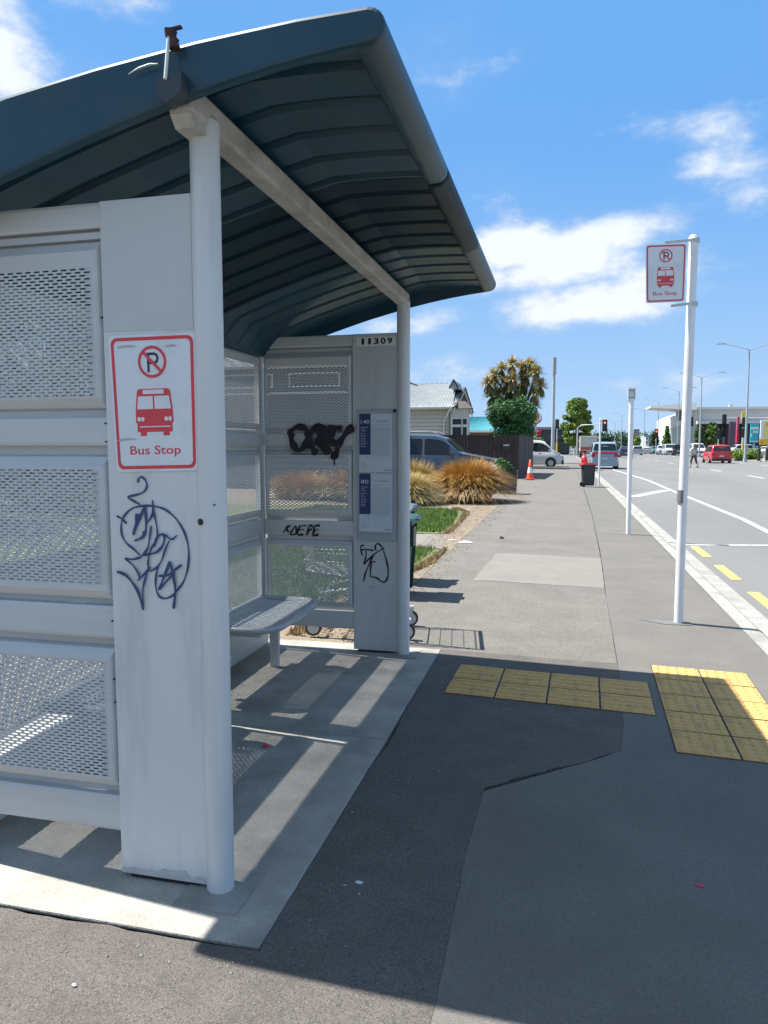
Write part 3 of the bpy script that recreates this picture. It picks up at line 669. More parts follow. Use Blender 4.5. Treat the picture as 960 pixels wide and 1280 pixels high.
strokes(S1, g1, .0037, ink, 'graffiti', colN, 'dark blue looping marker tag')
blk = mat('black_ink', (.004, .005, .008), rough=.6)
def farpt(px, py, d=.0): return at(px, py, YF-d)
yC = .0235
g2 = lambda x, y: farpt(430+x/10.667, 670+y/10.667, yC)
strokes([(.0050, [(270, 125), (225, 135), (225, 180), (245, 265)]), [(225, 185), (300, 180), (395, 195)], [(295, 190), (290, 290), (268, 375), (330, 310), (440, 215), (535, 165)], [(430, 200), (415, 140), (450, 100), (490, 130), (535, 170)],
         [(395, 250), (330, 390), (285, 500), (260, 610)], [(420, 350), (375, 345), (355, 430), (352, 545)], (.0062, [(352, 545), (430, 555), (490, 600), (540, 620)]), [(540, 620), (580, 560), (590, 450), (565, 320), (525, 190)], (.006, [(350, 678), (368, 672)])],
        g2, .0062, blk, 'graffiti', colF, 'black marker tag below the timetables')
g3 = lambda x, y: farpt(340+x/8, 520+y/8, .020)
strokes([(.008, [(165, 1095), (140, 1130), (115, 1165)]), (.0075, [(185, 1095), (150, 1125), (165, 1165)]), (.007, [(240, 1095), (205, 1140), (185, 1185), (240, 1175), (240, 1100)]), (.008, [(280, 1095), (265, 1140), (255, 1185), (315, 1185)]), (.0075, [(275, 1100), (345, 1095)]), (.007, [(265, 1140), (320, 1135)]),
         (.008, [(370, 1095), (360, 1150), (345, 1195)]), (.007, [(365, 1100), (400, 1095), (395, 1130), (355, 1150)]), (.009, [(480, 1095), (430, 1100), (420, 1150), (412, 1195), (465, 1185)]), (.0075, [(425, 1140), (470, 1138)])],
        g3, .007, blk, 'graffiti', SH, 'black marker letters reading KAEPE on the lower rail')
spray = mat('black_spray', (.006, .007, .01), (.02, .022, .026), 30, .8)
g4 = lambda x, y: farpt(340+x/8, 520+y/8, .045)
strokes([(.024, [(180, 190), (190, 150), (260, 110), (340, 130), (350, 200)]), (.028, [(195, 170), (195, 240), (225, 310), (260, 350)]), (.024, [(260, 350), (320, 310), (350, 230), (345, 160)]),
         (.028, [(380, 330), (370, 230), (400, 150), (470, 110), (530, 120)]), (.024, [(530, 130), (490, 210), (430, 260)]), (.026, [(400, 260), (410, 330), (450, 375)]), (.024, [(430, 260), (500, 300), (560, 380)]),
         (.028, [(560, 110), (540, 200), (545, 300), (570, 385)]), (.026, [(560, 130), (640, 120), (700, 130)]), (.024, [(560, 270), (610, 280), (640, 240)]), (.03, [(640, 110), (590, 180), (570, 250)]), (.026, [(590, 385), (640, 395), (660, 300), (700, 230), (760, 150), (815, 100)]), (.026, [(470, 140), (480, 220), (520, 260)]), (.02, [(770, 160), (825, 150)]), (.014, [(625, 400), (625, 495)]), (.0035, [(190, 378), (350, 380), (530, 380)])],
        g4, .02, spray, 'graffiti', SH, 'black spray painted letters across the upper rail')
# stop number and timetables on the far column
b = MB(); q0, q1 = farpt(447, 433.5), farpt(496, 420.5)
b.box(q0.x, q1.x, YF-.0255, YF-.0235, q0.z, q1.z); npl = part(b, 'number_plate', mat('number_plate_white', (.66, .66, .62), rough=.5), colF)
b = MB(); fn = lambda u, v, h: Vector((q0.x+(q1.x-q0.x)*u, YF-.0262, q0.z+(q1.z-q0.z)*v))
for i, ch in enumerate('11309'):
    b = MB(); c = .16+.172*i; hw = .034 if ch == '1' else .062; put_text(b, ch, fn, c-hw, c+hw, .16, .86, 0, bold=.035); part(b, 'digit', blk, npl)
b = MB(); c0, c1 = farpt(448, 675), farpt(497, 512)
b.box(c0.x, c1.x, YF-.034, YF-.0225, c0.z, c1.z, bev=.003); case = part(b, 'timetable_case', mat('case_frame', (.30, .34, .36), (.34, .375, .39), 4, .5), colF)
q = MB(); q.cyl((c1.x-.012, YF-.034, c1.z-.01), (c1.x-.012, YF-.042, c1.z-.01), .012, n=10); part(q, 'case_lock', blk, case)
papm = mat('timetable_paper', (.50, .56, .60), (.54, .60, .64), 4, .25, coat=.4); navy = mat('timetable_navy', (.022, .035, .115), rough=.3); greyl = mat('timetable_lines', (.26, .31, .35), rough=.5); whl = mat('timetable_white_print', (.50, .56, .62), rough=.4)
for (pt, pb, num, sub) in ((517, 590, '140', None), (592, 663.5, '80', '')):
    a, z_ = farpt(451, pb), farpt(491.5, pt); Y_ = YF-.0352
    fp = lambda u, v, h=0: Vector((a.x+(z_.x-a.x)*u, Y_-.0004*h, a.z+(z_.z-a.z)*v))
    b = MB()
    def rc(u0, u1, v0, v1, h, mi): b.add([fp(u0, v0, h), fp(u1, v0, h), fp(u1, v1, h), fp(u0, v1, h)], [(0, 1, 2, 3)], mi)
    rc(0, 1, 0, 1, 0, 0); rc(0, .35, .30, 1, 1, 1)
    put_text(b, num, fp, .05, .31 if num == '140' else .28, .83, .895, 3, bold=.004, h=2)
    put_text(b, 'To Eastgate', fp, .39, .90, .845, .90, 2, bold=.015, h=1)
    rc(.38, .97, .805, .812, 1, 2); rc(.38, .97, .77, .774, 1, 2)
    for i in range(9): u = .385+.067*i; rc(u, u+.005, .27, .765, 1, 2)
    for i in range(24): v = .28+.0203*i; rc(.39, .93, v, v+.0045, 1.5, 2)
    for i, ww in enumerate((.22, .12, .16)): rc(.05, .05+ww, .765-.03*i, .771-.03*i, 2, 3)
    for i in range(9): v = .66-.028*i; rc(.05, .075, v, v+.01, 2, 3); rc(.09, .09+r.uniform(.08, .16), v+.002, v+.007, 2, 3)
    for i in range(4): rc(.05, .05+r.uniform(.12, .3), .16-.028*i, .167-.028*i, 1, 2)
    for i in range(3): rc(.19, .19+r.uniform(.08, .14), .27-.02*i, .276-.02*i, 1, 2)
    rc(.39, .8, .235, .24, 1, 2); rc(.78, .98, .035, .045, 1, 4)
    part(b, 'timetable', [papm, navy, greyl, whl, blk], case, 'printed timetable for route '+num)
b = MB(); a, z_ = farpt(451, 668), farpt(491.5, 664.5); fp = lambda u, v, h=0: Vector((a.x+(z_.x-a.x)*u, YF-.0352, a.z+(z_.z-a.z)*v))
for i in range(9): b.add([fp(.02+.11*i, .1), fp(.08+.11*i, .1), fp(.08+.11*i, .9), fp(.02+.11*i, .9)], [(0, 1, 2, 3)])
part(b, 'phone_strip', greyl, case)

# ================================================================ POLES AND NEAR FURNITURE
polew = mat('white_pole_paint', (.72, .73, .74), (.66, .67, .68), 3, .35, coat=.2, dirt=(.45, .44, .42), dscale=4, damt=.35)
galv = mat('galvanised_steel', (.42, .44, .45), (.5, .52, .53), 8, .45, metal=.4)
sealm = mat('dark_seal', (.10, .10, .095), (.14, .135, .13), 6, .9)
# bus stop pole
B = gp(848, 778.5); T = at(867.3, 296, B.y)
P = thing('bus_stop_pole', (B.x, B.y, B.z), 'tall white pole carrying the bus stop sign beside the kerb', 'sign pole')
b = MB(); b.tube([(B.x, B.y, B.z-.03), ((B.x*.67+T.x*.33)-.004, B.y, B.z*.67+T.z*.33), (T.x*.7+B.x*.3, B.y, T.z*.7+B.z*.3), (T.x, B.y, T.z)], .0375, 20); b.cyl((T.x, B.y, T.z-.02), (T.x, B.y, T.z+.012), .044, .03, n=16)
pm_ = b.build('pole', polew, P, world=True)
s_ = MB(); s_.cyl((at(852, 627, B.y).x, B.y, 1.0), (at(852, 627, B.y).x, B.y, 1.11), .0385, n=16); s_.build('rubber_mark', mat('dark_sticker', (.10, .11, .12), (.2, .2, .2), 20, .8), P, world=True)
s_ = MB(); s_.tube([(B.x-.30, B.y+.06, pz(B.x-.3)+.0015), (B.x-.1, B.y-.01, pz(B.x)+.0035), (B.x+.1, B.y-.02, pz(B.x)+.0015)], [.05, .10, .06], 8, flat=(Vector((0, 0, 1)), .03)); stuff(s_.build('footing_seal', sealm, P, world=True))
yy = B.y-.03
cs = [at(807, 306, yy), at(858.5, 304, yy), at(855.5, 377, yy), at(807.5, 379, yy)]
f, b = plane_sign(P, cs, 's')
sp = recalc(b.build('sign_plate', signw, P, world=True)); bus_print(f, 1.45).build('sign_print', [signw, signr, signk], sp, world=True)
for (px0, px1, py) in ((830, 868, 301), (838, 866, 380)):
    a, z_ = at(px0, py+3, B.y), at(px1, py, B.y); b = MB(); b.beam((a.x, B.y-.022, a.z), (z_.x-.02, B.y-.03, z_.z), .008, .022, bev=.002); b.cyl((z_.x, B.y, z_.z-.02), (z_.x, B.y, z_.z+.018), .0415, n=16); b.build('bracket', galv, P, world=True)
# lantern-topped marker pole
B = gp(785.3, 668); T = at(789, 484, B.y)
P = thing('marker_pole', (B.x, B.y, B.z), 'thinner white pole topped by an open bracket, next along the kerb', 'pole')
b = MB(); zt = at(789, 500, B.y).z; b.cyl((B.x, B.y, B.z-.02), ((B.x+T.x)/2, B.y, zt), .040, n=16); b.build('pole', polew, P, world=True)
b = MB(); xt = (B.x+T.x)/2
b.box(xt-.062, xt-.048, B.y-.04, B.y+.04, zt, T.z, bev=.003); b.box(xt+.048, xt+.062, B.y-.04, B.y+.04, zt, T.z, bev=.003); b.box(xt-.066, xt+.066, B.y-.045, B.y+.045, T.z-.045, T.z, bev=.006); b.box(xt-.05, xt+.05, B.y-.03, B.y+.03, zt-.02, zt+.03, bev=.004); b.box(xt-.05, xt+.05, B.y+.02, B.y+.026, zt, T.z-.03)
b.build('frame', polew, P, world=True)
b = MB(); b.box(xt-.044, xt+.044, B.y-.012, B.y+.012, zt+.045, T.z-.06, bev=.003); b.build('lens', mat('lens', (.6, .63, .65), rough=.2), P, world=True)
s_ = MB(); s_.tube([(B.x-.45, B.y+.02, pz(B.x-.4)+.0015), (B.x, B.y-.02, pz(B.x)+.004), (B.x+.3, B.y-.05, pz(B.x+.3)+.0015)], [.02, .09, .03], 8, flat=(Vector((0, 0, 1)), .04)); stuff(s_.build('footing_seal', sealm, P, world=True))
# third pole (edge-on sign) behind the black bin
B = gp(748.5, 607.5); T = at(747.3, 524, B.y)
P = thing('parking_sign_pole', (B.x, B.y, B.z), 'slim white pole standing right against the black wheelie bin', 'pole')
b = MB(); b.cyl((B.x, B.y, B.z-.02), (B.x, B.y, T.z), .036, n=14); b.cyl((B.x, B.y, T.z), (B.x, B.y, T.z+.03), .05, .03, n=14); b.build('pole', polew, P, world=True)
b = MB(); b.box(B.x-.06, B.x+.06, B.y-.006, B.y+.006, T.z-.14, T.z-.02, bev=.004); b.build('bracket', polew, P, world=True)

# wheelie bins
def wheelie(loc, rz, label, body_c, lid_c, group=None, rich=True, lidopen=0):
    t = thing('wheelie_bin', loc, label, 'wheelie bin', group, rz)
    bm_ = body_c; b = MB()
    prof = [(.06, .23, .285), (.30, .24, .30), (.60, .255, .318), (.92, .275, .335)]
    vs = []
    for z, hx, hy in prof:
        for (sx, sy) in ((-1, -1), (1, -1), (1, 1), (-1, 1)):
            c = .035
            vs += [(sx*(hx-c) if sx*sy > 0 else sx*hx, sy*hy if sx*sy > 0 else sy*(hy-c), z), (sx*hx if sx*sy > 0 else sx*(hx-c), sy*(hy-c) if sx*sy > 0 else sy*hy, z)]
    n = 8; fs = [tuple(range(n-1, -1, -1)), tuple(range(3*n, 4*n))]
    for k in range(3):
        for i in range(n): fs.append((k*n+i, k*n+(i+1) % n, (k+1)*n+(i+1) % n, (k+1)*n+i))
    b.add(vs, fs); b.box(-.30, .30, -.36, .355, .90, .945, bev=.012); b.box(-.27, .27, .335, .40, .86, .93, bev=.01)
    for i in range(4): b.box(.232+.012*i, .262+.012*i, -.05, .05, .2+.18*i, .23+.18*i, bev=.004)
    b.box(-.10, .10, -.345, -.27, .62, .86, bev=.01)
    recalc(b.build('body', bm_, t))
    b = MB(); vs = []
    for (y, h) in ((-.39, .0), (-.37, .035), (-.1, .075), (.2, .085), (.36, .05)): vs += [(-.31, y, .945), (-.29, y, .945+h), (.29, y, .945+h), (.31, y, .945)]
    b.add(vs, [(4*k+i, 4*k+i+1, 4*k+5+i, 4*k+4+i) for k in range(4) for i in range(3)]+[(0, 1, 2, 3), (19, 18, 17, 16), (0, 3, 19, 16)])
    b.box(-.09, .09, -.415, -.375, .945, .965, bev=.004)
    recalc(b.build('lid', lid_c, t))
    b = MB(); b.tube([(-.26, .37, .90), (-.26, .46, .96), (.26, .46, .96), (.26, .37, .90)], .016, 8); b.build('handle', lid_c if rich else bm_, t)
    for sx in (-1, 1):
        b = MB(); b.cyl((sx*.245, .29, .10), (sx*.295, .29, .10), .10, n=18); b.build('wheel', darkm, t)
    return t
green = mat('bin_green', (.010, .045, .035), (.014, .055, .045), 3, .4); gl = mat('bin_lid_blue_grey', (.06, .095, .115), (.08, .115, .135), 3, .4); blackb = mat('bin_black', (.022, .026, .032), (.03, .034, .04), 3, .45); redl = mat('bin_lid_red', (.62, .05, .045), (.55, .04, .04), 3, .4)
wheelie((-1.71, 7.15, 0), R(92), 'dark green wheelie bin standing just behind the far shelter post', green, green).scale = (.80,)*3
wheelie((-1.93, 7.9, 0), R(84), 'second green wheelie bin with a blue-grey lid, behind the first one', green, gl).scale = (.85,)*3
Bk = gp(735.5, 608.5)
wheelie((Bk.x-.02, Bk.y, Bk.z), R(100), 'black wheelie bin with red lid near the kerb', blackb, redl).scale = (.7, .68, .87)
b = MB(); q = (Bk.x-.17, Bk.y+.02, Bk.z+.86)
b.lathe(q, [(.03, 0), (.11, .03), (.13, .12), (.11, .22), (.06, .27), (.02, .3), (.05, .36), (.0, .38)], 9); o = b.build('rubbish_bag', mat('red_bag', (.65, .05, .06), (.5, .03, .05), 12, .35), None); tag(o, 'small red bag on top of the black bin with the red lid', 'bag')
for v in o.data.vertices: v.co.x += .02*math.sin(v.co.z*40); v.co.y += .015*math.cos(v.co.z*55)

# shopping trolley behind the far panel
steel = mat('trolley_steel', (.52, .54, .54), (.45, .47, .47), 10, .35, metal=.6)
t = thing('shopping_trolley', (-1.55, 5.62, 0), 'steel shopping trolley on small wheels, parked behind the far end panel', 'trolley', rz=R(8))
b = MB(); 
for sx in (-1, 1):
    b.tube([(-.36, sx*.17, .16), (.34, sx*.22, .16)], .011, 8); b.tube([(.34, sx*.22, .15), (.22, sx*.25, .42), (.30, sx*.26, .55)], .011, 8); b.tube([(-.36, sx*.17, .15), (-.30, sx*.18, .35), (.18, sx*.25, .42)], .011, 8)
    b.tube([(.30, sx*.26, .50), (.36, sx*.27, .98)], .011, 8)
b.tube([(-.36, -.17, .16), (-.36, .17, .16)], .011, 8)
b.build('frame', steel, t)
b = MB(); c = {(-1, 0): (-.42, .19, .52), (1, 0): (.28, .25, .44), (-1, 1): (-.47, .21, .86), (1, 1): (.36, .28, .94)}
def bk(i, j, k): a = c[(i, k)]; return Vector((a[0], a[1]*j, a[2]))
for k in (0, 1):
    for (A_, B_) in (((-1, -1), (1, -1)), ((1, -1), (1, 1)), ((1, 1), (-1, 1)), ((-1, 1), (-1, -1))): b.cyl(bk(*A_, k), bk(*B_, k), .006, n=6)
b.build('basket_rim', steel, t)
b = MB()
for (A_, B_) in (((-1, -1), (1, -1)), ((1, -1), (1, 1)), ((1, 1), (-1, 1)), ((-1, 1), (-1, -1))):
    for i in range(1, 9): u = i/9; b.cyl(bk(*A_, 0).lerp(bk(*B_, 0), u), bk(*A_, 1).lerp(bk(*B_, 1), u), .0028, n=5, caps=False)
    for i in (1, 2, 3): u = i/4; b.cyl(bk(*A_, 0).lerp(bk(*A_, 1), u), bk(*B_, 0).lerp(bk(*B_, 1), u), .0028, n=5, caps=False)
for i in range(1, 8): u = i/8; b.cyl(bk(-1, -1, 0).lerp(bk(-1, 1, 0), u), bk(1, -1, 0).lerp(bk(1, 1, 0), u), .0028, n=5, caps=False)
stuff(b.build('basket_wires', steel, t))
b = MB(); b.cyl((.38, -.28, .98), (.38, .28, .98), .015, n=10); b.build('handle', mat('handle_plastic', (.10, .12, .13), rough=.5), t)
tyre = mat('trolley_tyre', (.03, .03, .03), rough=.6); hubm = mat('trolley_hub', (.5, .52, .5), (.42, .44, .42), 10, .5)
for (x, y) in ((-.37, -.17), (-.37, .17), (.37, -.22), (.37, .22)):
    b = MB(); b.cyl((x, y-.016, .064), (x, y+.016, .064), .064, n=18); wl = b.build('wheel', tyre, t)
    b = MB(); b.cyl((x, y-.019, .064), (x, y+.019, .064), .047, n=18); b.box(x-.018, x+.018, y-.024, y-.02, .055, .16); b.box(x-.018, x+.018, y+.02, y+.024, .055, .16); b.box(x-.03, x+.03, y-.026, y+.026, .14, .165, bev=.004); b.build('hub', hubm, wl)
# small litter
def litter(name, px, py, size, m, label, cat, zf=.4, seed=1):
    p = gp(px, py); r_ = random.Random(seed); b = MB(); n = 9
    vs = [(size*r_.uniform(.7, 1.1)*math.cos(2*math.pi*i/n), size*.6*r_.uniform(.7, 1.1)*math.sin(2*math.pi*i/n), .001) for i in range(n)]+[(size*.5*r_.uniform(.5, 1)*math.cos(2*math.pi*i/n), size*.3*math.sin(2*math.pi*i/n), size*zf*r_.uniform(.5, 1)) for i in range(n)]
    b.add(vs, [(i, (i+1) % n, n+(i+1) % n, n+i) for i in range(n)]+[tuple(range(n, 2*n))]); o = b.build(name, m, None, loc=(p.x, p.y, p.z+.001)); return tag(o, label, cat)
pale = mat('pale_litter', (.5, .49, .46), (.62, .6, .58), 30, .8); redf = mat('red_litter', (.6, .06, .07), rough=.7); pink = mat('pink_litter', (.55, .03, .14), rough=.7)
litter('flattened_gum', 449, 1103.5, .018, pale, 'pale gum blob on the shaded asphalt beside the slab', 'litter', .15, 1)
litter('petal', 874.5, 1107, .017, pink, 'pink petal on the shaded asphalt in the foreground', 'litter', .3, 2)
litter('red_flower', 333, 934, .020, redf, 'crumpled red flower lying on the shelter slab', 'litter', .9, 3)
litter('pebble', 93, 1232, .009, pale, 'small pebble on the sunlit asphalt at the bottom left', 'stone', .8, 4)
litter('paper_scrap', 566, 675, .07, pale, 'scrap of white paper on the dry verge, left of its longer neighbour', 'litter', .2, 5)
litter('paper_wrapper', 581, 678, .13, pale, 'longer white wrapper on the dry verge by the path', 'litter', .2, 6)
litter('dark_clod', 627, 673, .055, darkm, 'small black clod on the grey footpath', 'litter', .8, 7)
litter('gum_spot', 432, 1107, .006, pale, 'tiny pale speck left of the gum blob', 'litter', .2, 8)
litter('gum_spot', 449, 1118, .006, pale, 'tiny pale speck just in front of the gum blob', 'litter', .2, 9)

# grime along the foot of the near column
b = MB(); r_ = random.Random(31); top = [(-1.458+.016*i, .034+.010*r_.random()+(.012 if 9 < i < 16 else 0)) for i in range(21)]
b.add([(x, YN-.0236, .018) for x, z in top]+[(x, YN-.0236, z) for x, z in top], [(i, i+1, 22+i, 21+i) for i in range(20)]); part(b, 'foot_grime', mat('grime_grey', (.40, .40, .385), (.50, .498, .475), 12, .7), colN)

# loose grit on the asphalt, thickest along the slab edge
V = []; FC = []; r_ = random.Random(77)
for i in range(900):
    if r_.random() < .6: x, y = -.84+abs(r_.gauss(0, .12)), r_.uniform(1.0, 5.2)
    else: x, y = r_.uniform(-2.6, 1.3), r_.uniform(.9, 5.0)
    if x < -.85 and y > 1.9: y = 1.88-abs(r_.gauss(0, .07))
    s_ = r_.uniform(.0012, .0035) if r_.random() < .93 else r_.uniform(.004, .007); z = pz(x)+.0005; o_ = len(V); a = r_.uniform(0, 6.28)
    for k in range(5): V.append((x+s_*math.cos(a+k*1.257)*r_.uniform(.7, 1.1), y+s_*math.sin(a+k*1.257), z))
    V.append((x, y, z+s_*.8)); FC += [(o_+k, o_+(k+1) % 5, o_+5) for k in range(5)]
stuff(tag(bulk('grit', V, FC, mat('grit_stone', (.30, .28, .25), (.16, .14, .12), 60, .9)), 'loose grit scattered on the asphalt along the slab edge', 'grit'))
# ================================================================ PLANTS
def blades(n, cx, cy, cz, rad, hgt, spread, wd, seg=4, droop=1.0, r_=None, ell=1.0):
    r_ = r_ or rng; V = []; FC = []
    for i in range(n):
        a = r_.uniform(0, 2*math.pi); q = math.sqrt(r_.random())*rad; bx_, by_ = cx+q*math.cos(a)*ell, cy+q*math.sin(a)
        out = a+r_.uniform(-.7, .7); h = hgt*r_.uniform(.65, 1.1); s = spread*r_.uniform(.25, 1.15)*(.35+.65*q/rad); dx, dy = math.cos(out)*ell, math.sin(out)
        w_ = wd*r_.uniform(.6, 1.3); px_, py_ = -math.sin(out)*w_, math.cos(out)*w_; o = len(V)
        for k in range(seg+1):
            t = k/seg; zz = cz+h*(t-droop*.55*t**3*(s/spread)); rr = s*t**1.6
            ww = (1-t*.85); V.append((bx_+dx*rr-px_*ww, by_+dy*rr-py_*ww, zz)); V.append((bx_+dx*rr+px_*ww, by_+dy*rr+py_*ww, zz))
        for k in range(seg): FC.append((o+2*k, o+2*k+1, o+2*k+3, o+2*k+2))
    return V, FC
def leafmat(name, c1, c2, c3=None, scale=2.5, rough=.6):
    return mat(name, c1, c2, scale, rough, speck=c3, sscale=scale*5, spec=.3)
tus_o = leafmat('tussock_orange', (.36, .17, .035), (.46, .30, .08), (.50, .36, .16), 3.5)
tus_b = leafmat('tussock_brown', (.34, .17, .06), (.50, .36, .17), (.22, .11, .05), 2.5); tus_m = leafmat('tussock_olive', (.26, .20, .06), (.40, .30, .11), (.46, .24, .07), 2.5)
tus_y = leafmat('tussock_straw', (.42, .31, .12), (.50, .42, .20), (.30, .26, .09), 3.5)
def tussock(name, x, y, rad, hgt, spread, m, n, label, ell=1.0, skirt=None, seed=1):
    r_ = random.Random(seed); t = thing(name, (x, y, 0), label, 'tussock grass', None)
    V, FC = blades(n, 0, 0, 0, rad, hgt, spread, .009, 5, 1.0, r_, ell); bulk('blades', V, FC, m, t)
    if skirt:
        V, FC = blades(n//2, 0, 0, .05, rad*1.15, hgt*.62, spread*1.15, .010, 5, 1.75, r_, ell); bulk('skirt', V, FC, skirt, t)
    b = MB(); b.lathe((0, 0, 0), [(rad*.9, 0), (rad*.75, hgt*.3), (0, hgt*.42)], 12); o = b.build('base', mat('tussock_base', (.10, .06, .025), (.06, .035, .015), 9, .95), t)
    return t
tussock('tussock', -2.50, 19.9, .50, 1.28, .95, tus_o, 8000, 'big orange-brown tussock, rightmost, spilling over the path edge', 1.0, tus_b, 1)
tussock('tussock', -4.35, 20.9, .5, 1.22, .8, tus_m, 4500, 'tall olive-brown tussock behind the straw-coloured one', 1.0, tus_m, 2)
tussock('tussock', -4.05, 18.7, .42, .92, .85, tus_y, 5500, 'low straw-coloured tussock at the lawn corner', 1.0, tus_y, 3)
tussock('tussock', -5.5, 19.6, .6, 1.1, .8, tus_o, 2600, 'orange tussock seen through the far end panel', 1.2, tus_y, 4)
tussock('tussock', -7.3, 19.9, .6, .95, .7, tus_o, 1600, 'leftmost tussock seen through the shelter mesh', 1.1, tus_o, 5)
# grass on the lawns
def inpoly(x, y, P_):
    c = False
    for (x0, y0), (x1, y1) in zip(P_, P_[1:]+P_[:1]):
        if (y0 > y) != (y1 > y) and x < (x1-x0)*(y-y0)/(y1-y0)+x0: c = not c
    return c
grassm = leafmat('grass_green', (.07, .15, .025), (.16, .24, .05), (.28, .26, .10), 1.2)
drym = leafmat('dry_grass', (.36, .27, .13), (.24, .15, .07), (.45, .38, .22), 3)
def turf(name, P_, n, h, m, wd=.006, seed=1):
    r_ = random.Random(seed); xs = [p[0] for p in P_]; ys_ = [p[1] for p in P_]; V = []; FC = []
    k = 0
    while k < n:
        x, y = r_.uniform(min(xs), max(xs)), r_.uniform(min(ys_), max(ys_))
        if not inpoly(x, y, P_): continue
        k += 1; a = r_.uniform(0, 6.28); hh = h*r_.uniform(.4, 1.2); lx, ly = r_.uniform(-.5, .5)*hh, r_.uniform(-.5, .5)*hh; w_ = wd*r_.uniform(.6, 1.5); o = len(V)
        V += [(x-w_*math.cos(a), y-w_*math.sin(a), -.02), (x+w_*math.cos(a), y+w_*math.sin(a), -.02), (x+lx, y+ly, hh)]; FC.append((o, o+1, o+2))
    return stuff(tag(bulk(name, V, FC, m), None, 'grass'))
gA = turf('grass', [(-2.3, 5.4), (-2.05, 7.4), (-1.8, 9.3), (-1.8, 10.55), (-5.5, 11.0), (-5.5, 5.4)], 42000, .06, grassm, seed=2); gA['label'] = 'mown green lawn behind the shelter'
gB = turf('grass', [(-2.05, 12.5), (-2.05, 14), (-2.3, 16.5), (-2.7, 17.2), (-6, 17.4), (-6, 12.8)], 34000, .065, grassm, .008, seed=3); gB['label'] = 'green lawn between the narrow path and the tussocks'
gC = turf('dry_edge', [(-2.12, 5.4), (-1.70, 9.3), (-1.66, 10.5), (-1.62, 10.5), (-1.60, 9.2), (-1.9, 7.4), (-2.0, 5.4)], 1800, .06, drym, .009, seed=4); gC['label'] = 'withered brown grass along the near lawn edge'
gD = turf('dry_edge', [(-2.0, 12.4), (-1.97, 14), (-2.2, 16.6), (-2.6, 17.4), (-2.4, 17.4), (-2.02, 16.3), (-1.85, 12.4)], 1800, .06, drym, .009, seed=5); gD['label'] = 'withered brown grass along the farther lawn edge'
# dry leaf litter on the verge
V = []; FC = []; r_ = random.Random(5)
for i in range(3400):
    y = 5.4+13*r_.random()**1.3; x = -2.15+abs(r_.gauss(0, .34))*1.25
    if x > -1.3: continue
    z = -.004; a = r_.uniform(0, 6.28); s = r_.uniform(.008, .03); c_, s_ = math.cos(a)*s, math.sin(a)*s; o = len(V)
    V += [(x-c_, y-s_, z+r_.uniform(0, .01)), (x+s_*.35, y-c_*.35, z+r_.uniform(.0, .012)), (x+c_, y+s_, z+r_.uniform(0, .012)), (x-s_*.35, y+c_*.35, z+r_.uniform(0, .01))]; FC.append((o, o+1, o+2, o+3))
o = stuff(tag(bulk('leaf_litter', V, FC, leafmat('dry_leaves', (.26, .18, .10), (.17, .10, .055), (.34, .27, .18), 20)), 'dry brown leaf litter scattered over the verge', 'leaf litter'))
# trees
def leaves(n, clumps, size, r_, flat=.5):
    V = []; FC = []; tot_ = sum(c[3]*c[3] for c in clumps)
    for (cx, cy, cz, rd, sz) in clumps:
        for i in range(int(n*rd*rd/tot_)):
            u = r_.gauss(0, 1), r_.gauss(0, 1), r_.gauss(0, 1); l = math.sqrt(sum(k*k for k in u))+1e-6; q = rd*(r_.uniform(.45, 1.08))
            p = Vector((cx+u[0]/l*q, cy+u[1]/l*q, cz+u[2]/l*q*sz)); nrm = Vector((r_.gauss(0, 1), r_.gauss(0, 1), r_.gauss(0, 1)+.8)).normalized(); t1 = nrm.orthogonal().normalized(); t1 = Matrix.Rotation(r_.uniform(0, 6.28), 3, nrm) @ t1; t2 = nrm.cross(t1)
            s = size*r_.uniform(.6, 1.3); o = len(V)
            V += [tuple(p-t1*s), tuple(p+t2*s*flat), tuple(p+t1*s), tuple(p-t2*s*flat)]; FC.append((o, o+1, o+2, o+3))
    return V, FC
bark = mat('bark', (.10, .075, .055), (.16, .13, .10), 12, .9, bump=.5, bscale=30)
def tree(name, x, y, h, wd, m, label, n=9000, cz=.56, seed=1, group=None, conic=False, cat='tree', leaf=.13, z0=0, trunk=.3):
    r_ = random.Random(seed); t = thing(name, (x, y, z0), label, cat, group); cl = []
    k = 120
    for i in range(k):
        u = r_.uniform(.0, 1); zz = h*(trunk+(1-trunk)*u)
        lim = (1-u)*.95+.08 if conic else math.sqrt(max(0.02, 1-((u-.42)/.62)**2))
        a = r_.uniform(0, 6.28); q = wd/2*lim*math.sqrt(r_.uniform(.1, 1))*.8
        rd = wd*(.10 if not conic else .08+.08*(1-u))*r_.uniform(.6, 1.45); cl.append((q*math.cos(a), q*math.sin(a), min(zz, h-rd*.7), rd, .8))
    V, FC = leaves(n, cl, leaf, r_); bulk('crown', V, FC, m, t)
    b = MB(); b.tube([(0, 0, 0), (.05, 0, h*.3), (-.03, .04, h*.62)], [h*.028, h*.02, h*.008], 8)
    for c in cl[:7]: b.tube([(0, 0, h*r_.uniform(.25, .45)), (c[0]*.5, c[1]*.5, c[2]*.8), (c[0], c[1], c[2])], [h*.011, h*.007, h*.003], 6)
    b.build('trunk', bark, t); return t
lg = leafmat('leaf_mid_green', (.05, .11, .02), (.12, .20, .035), (.20, .26, .06), .8); ld = leafmat('leaf_dark_green', (.018, .05, .014), (.05, .10, .025), (.09, .14, .04), 1.2)
lh = leafmat('leaf_shrub_green', (.03, .10, .035), (.08, .19, .06), (.18, .29, .11), 2.2); ly_ = leafmat('leaf_yellow_green', (.11, .19, .03), (.20, .28, .05), (.26, .34, .09), 1.2)
lb = leafmat('leaf_far_blue_green', (.05, .10, .055), (.09, .15, .08), None, .3)
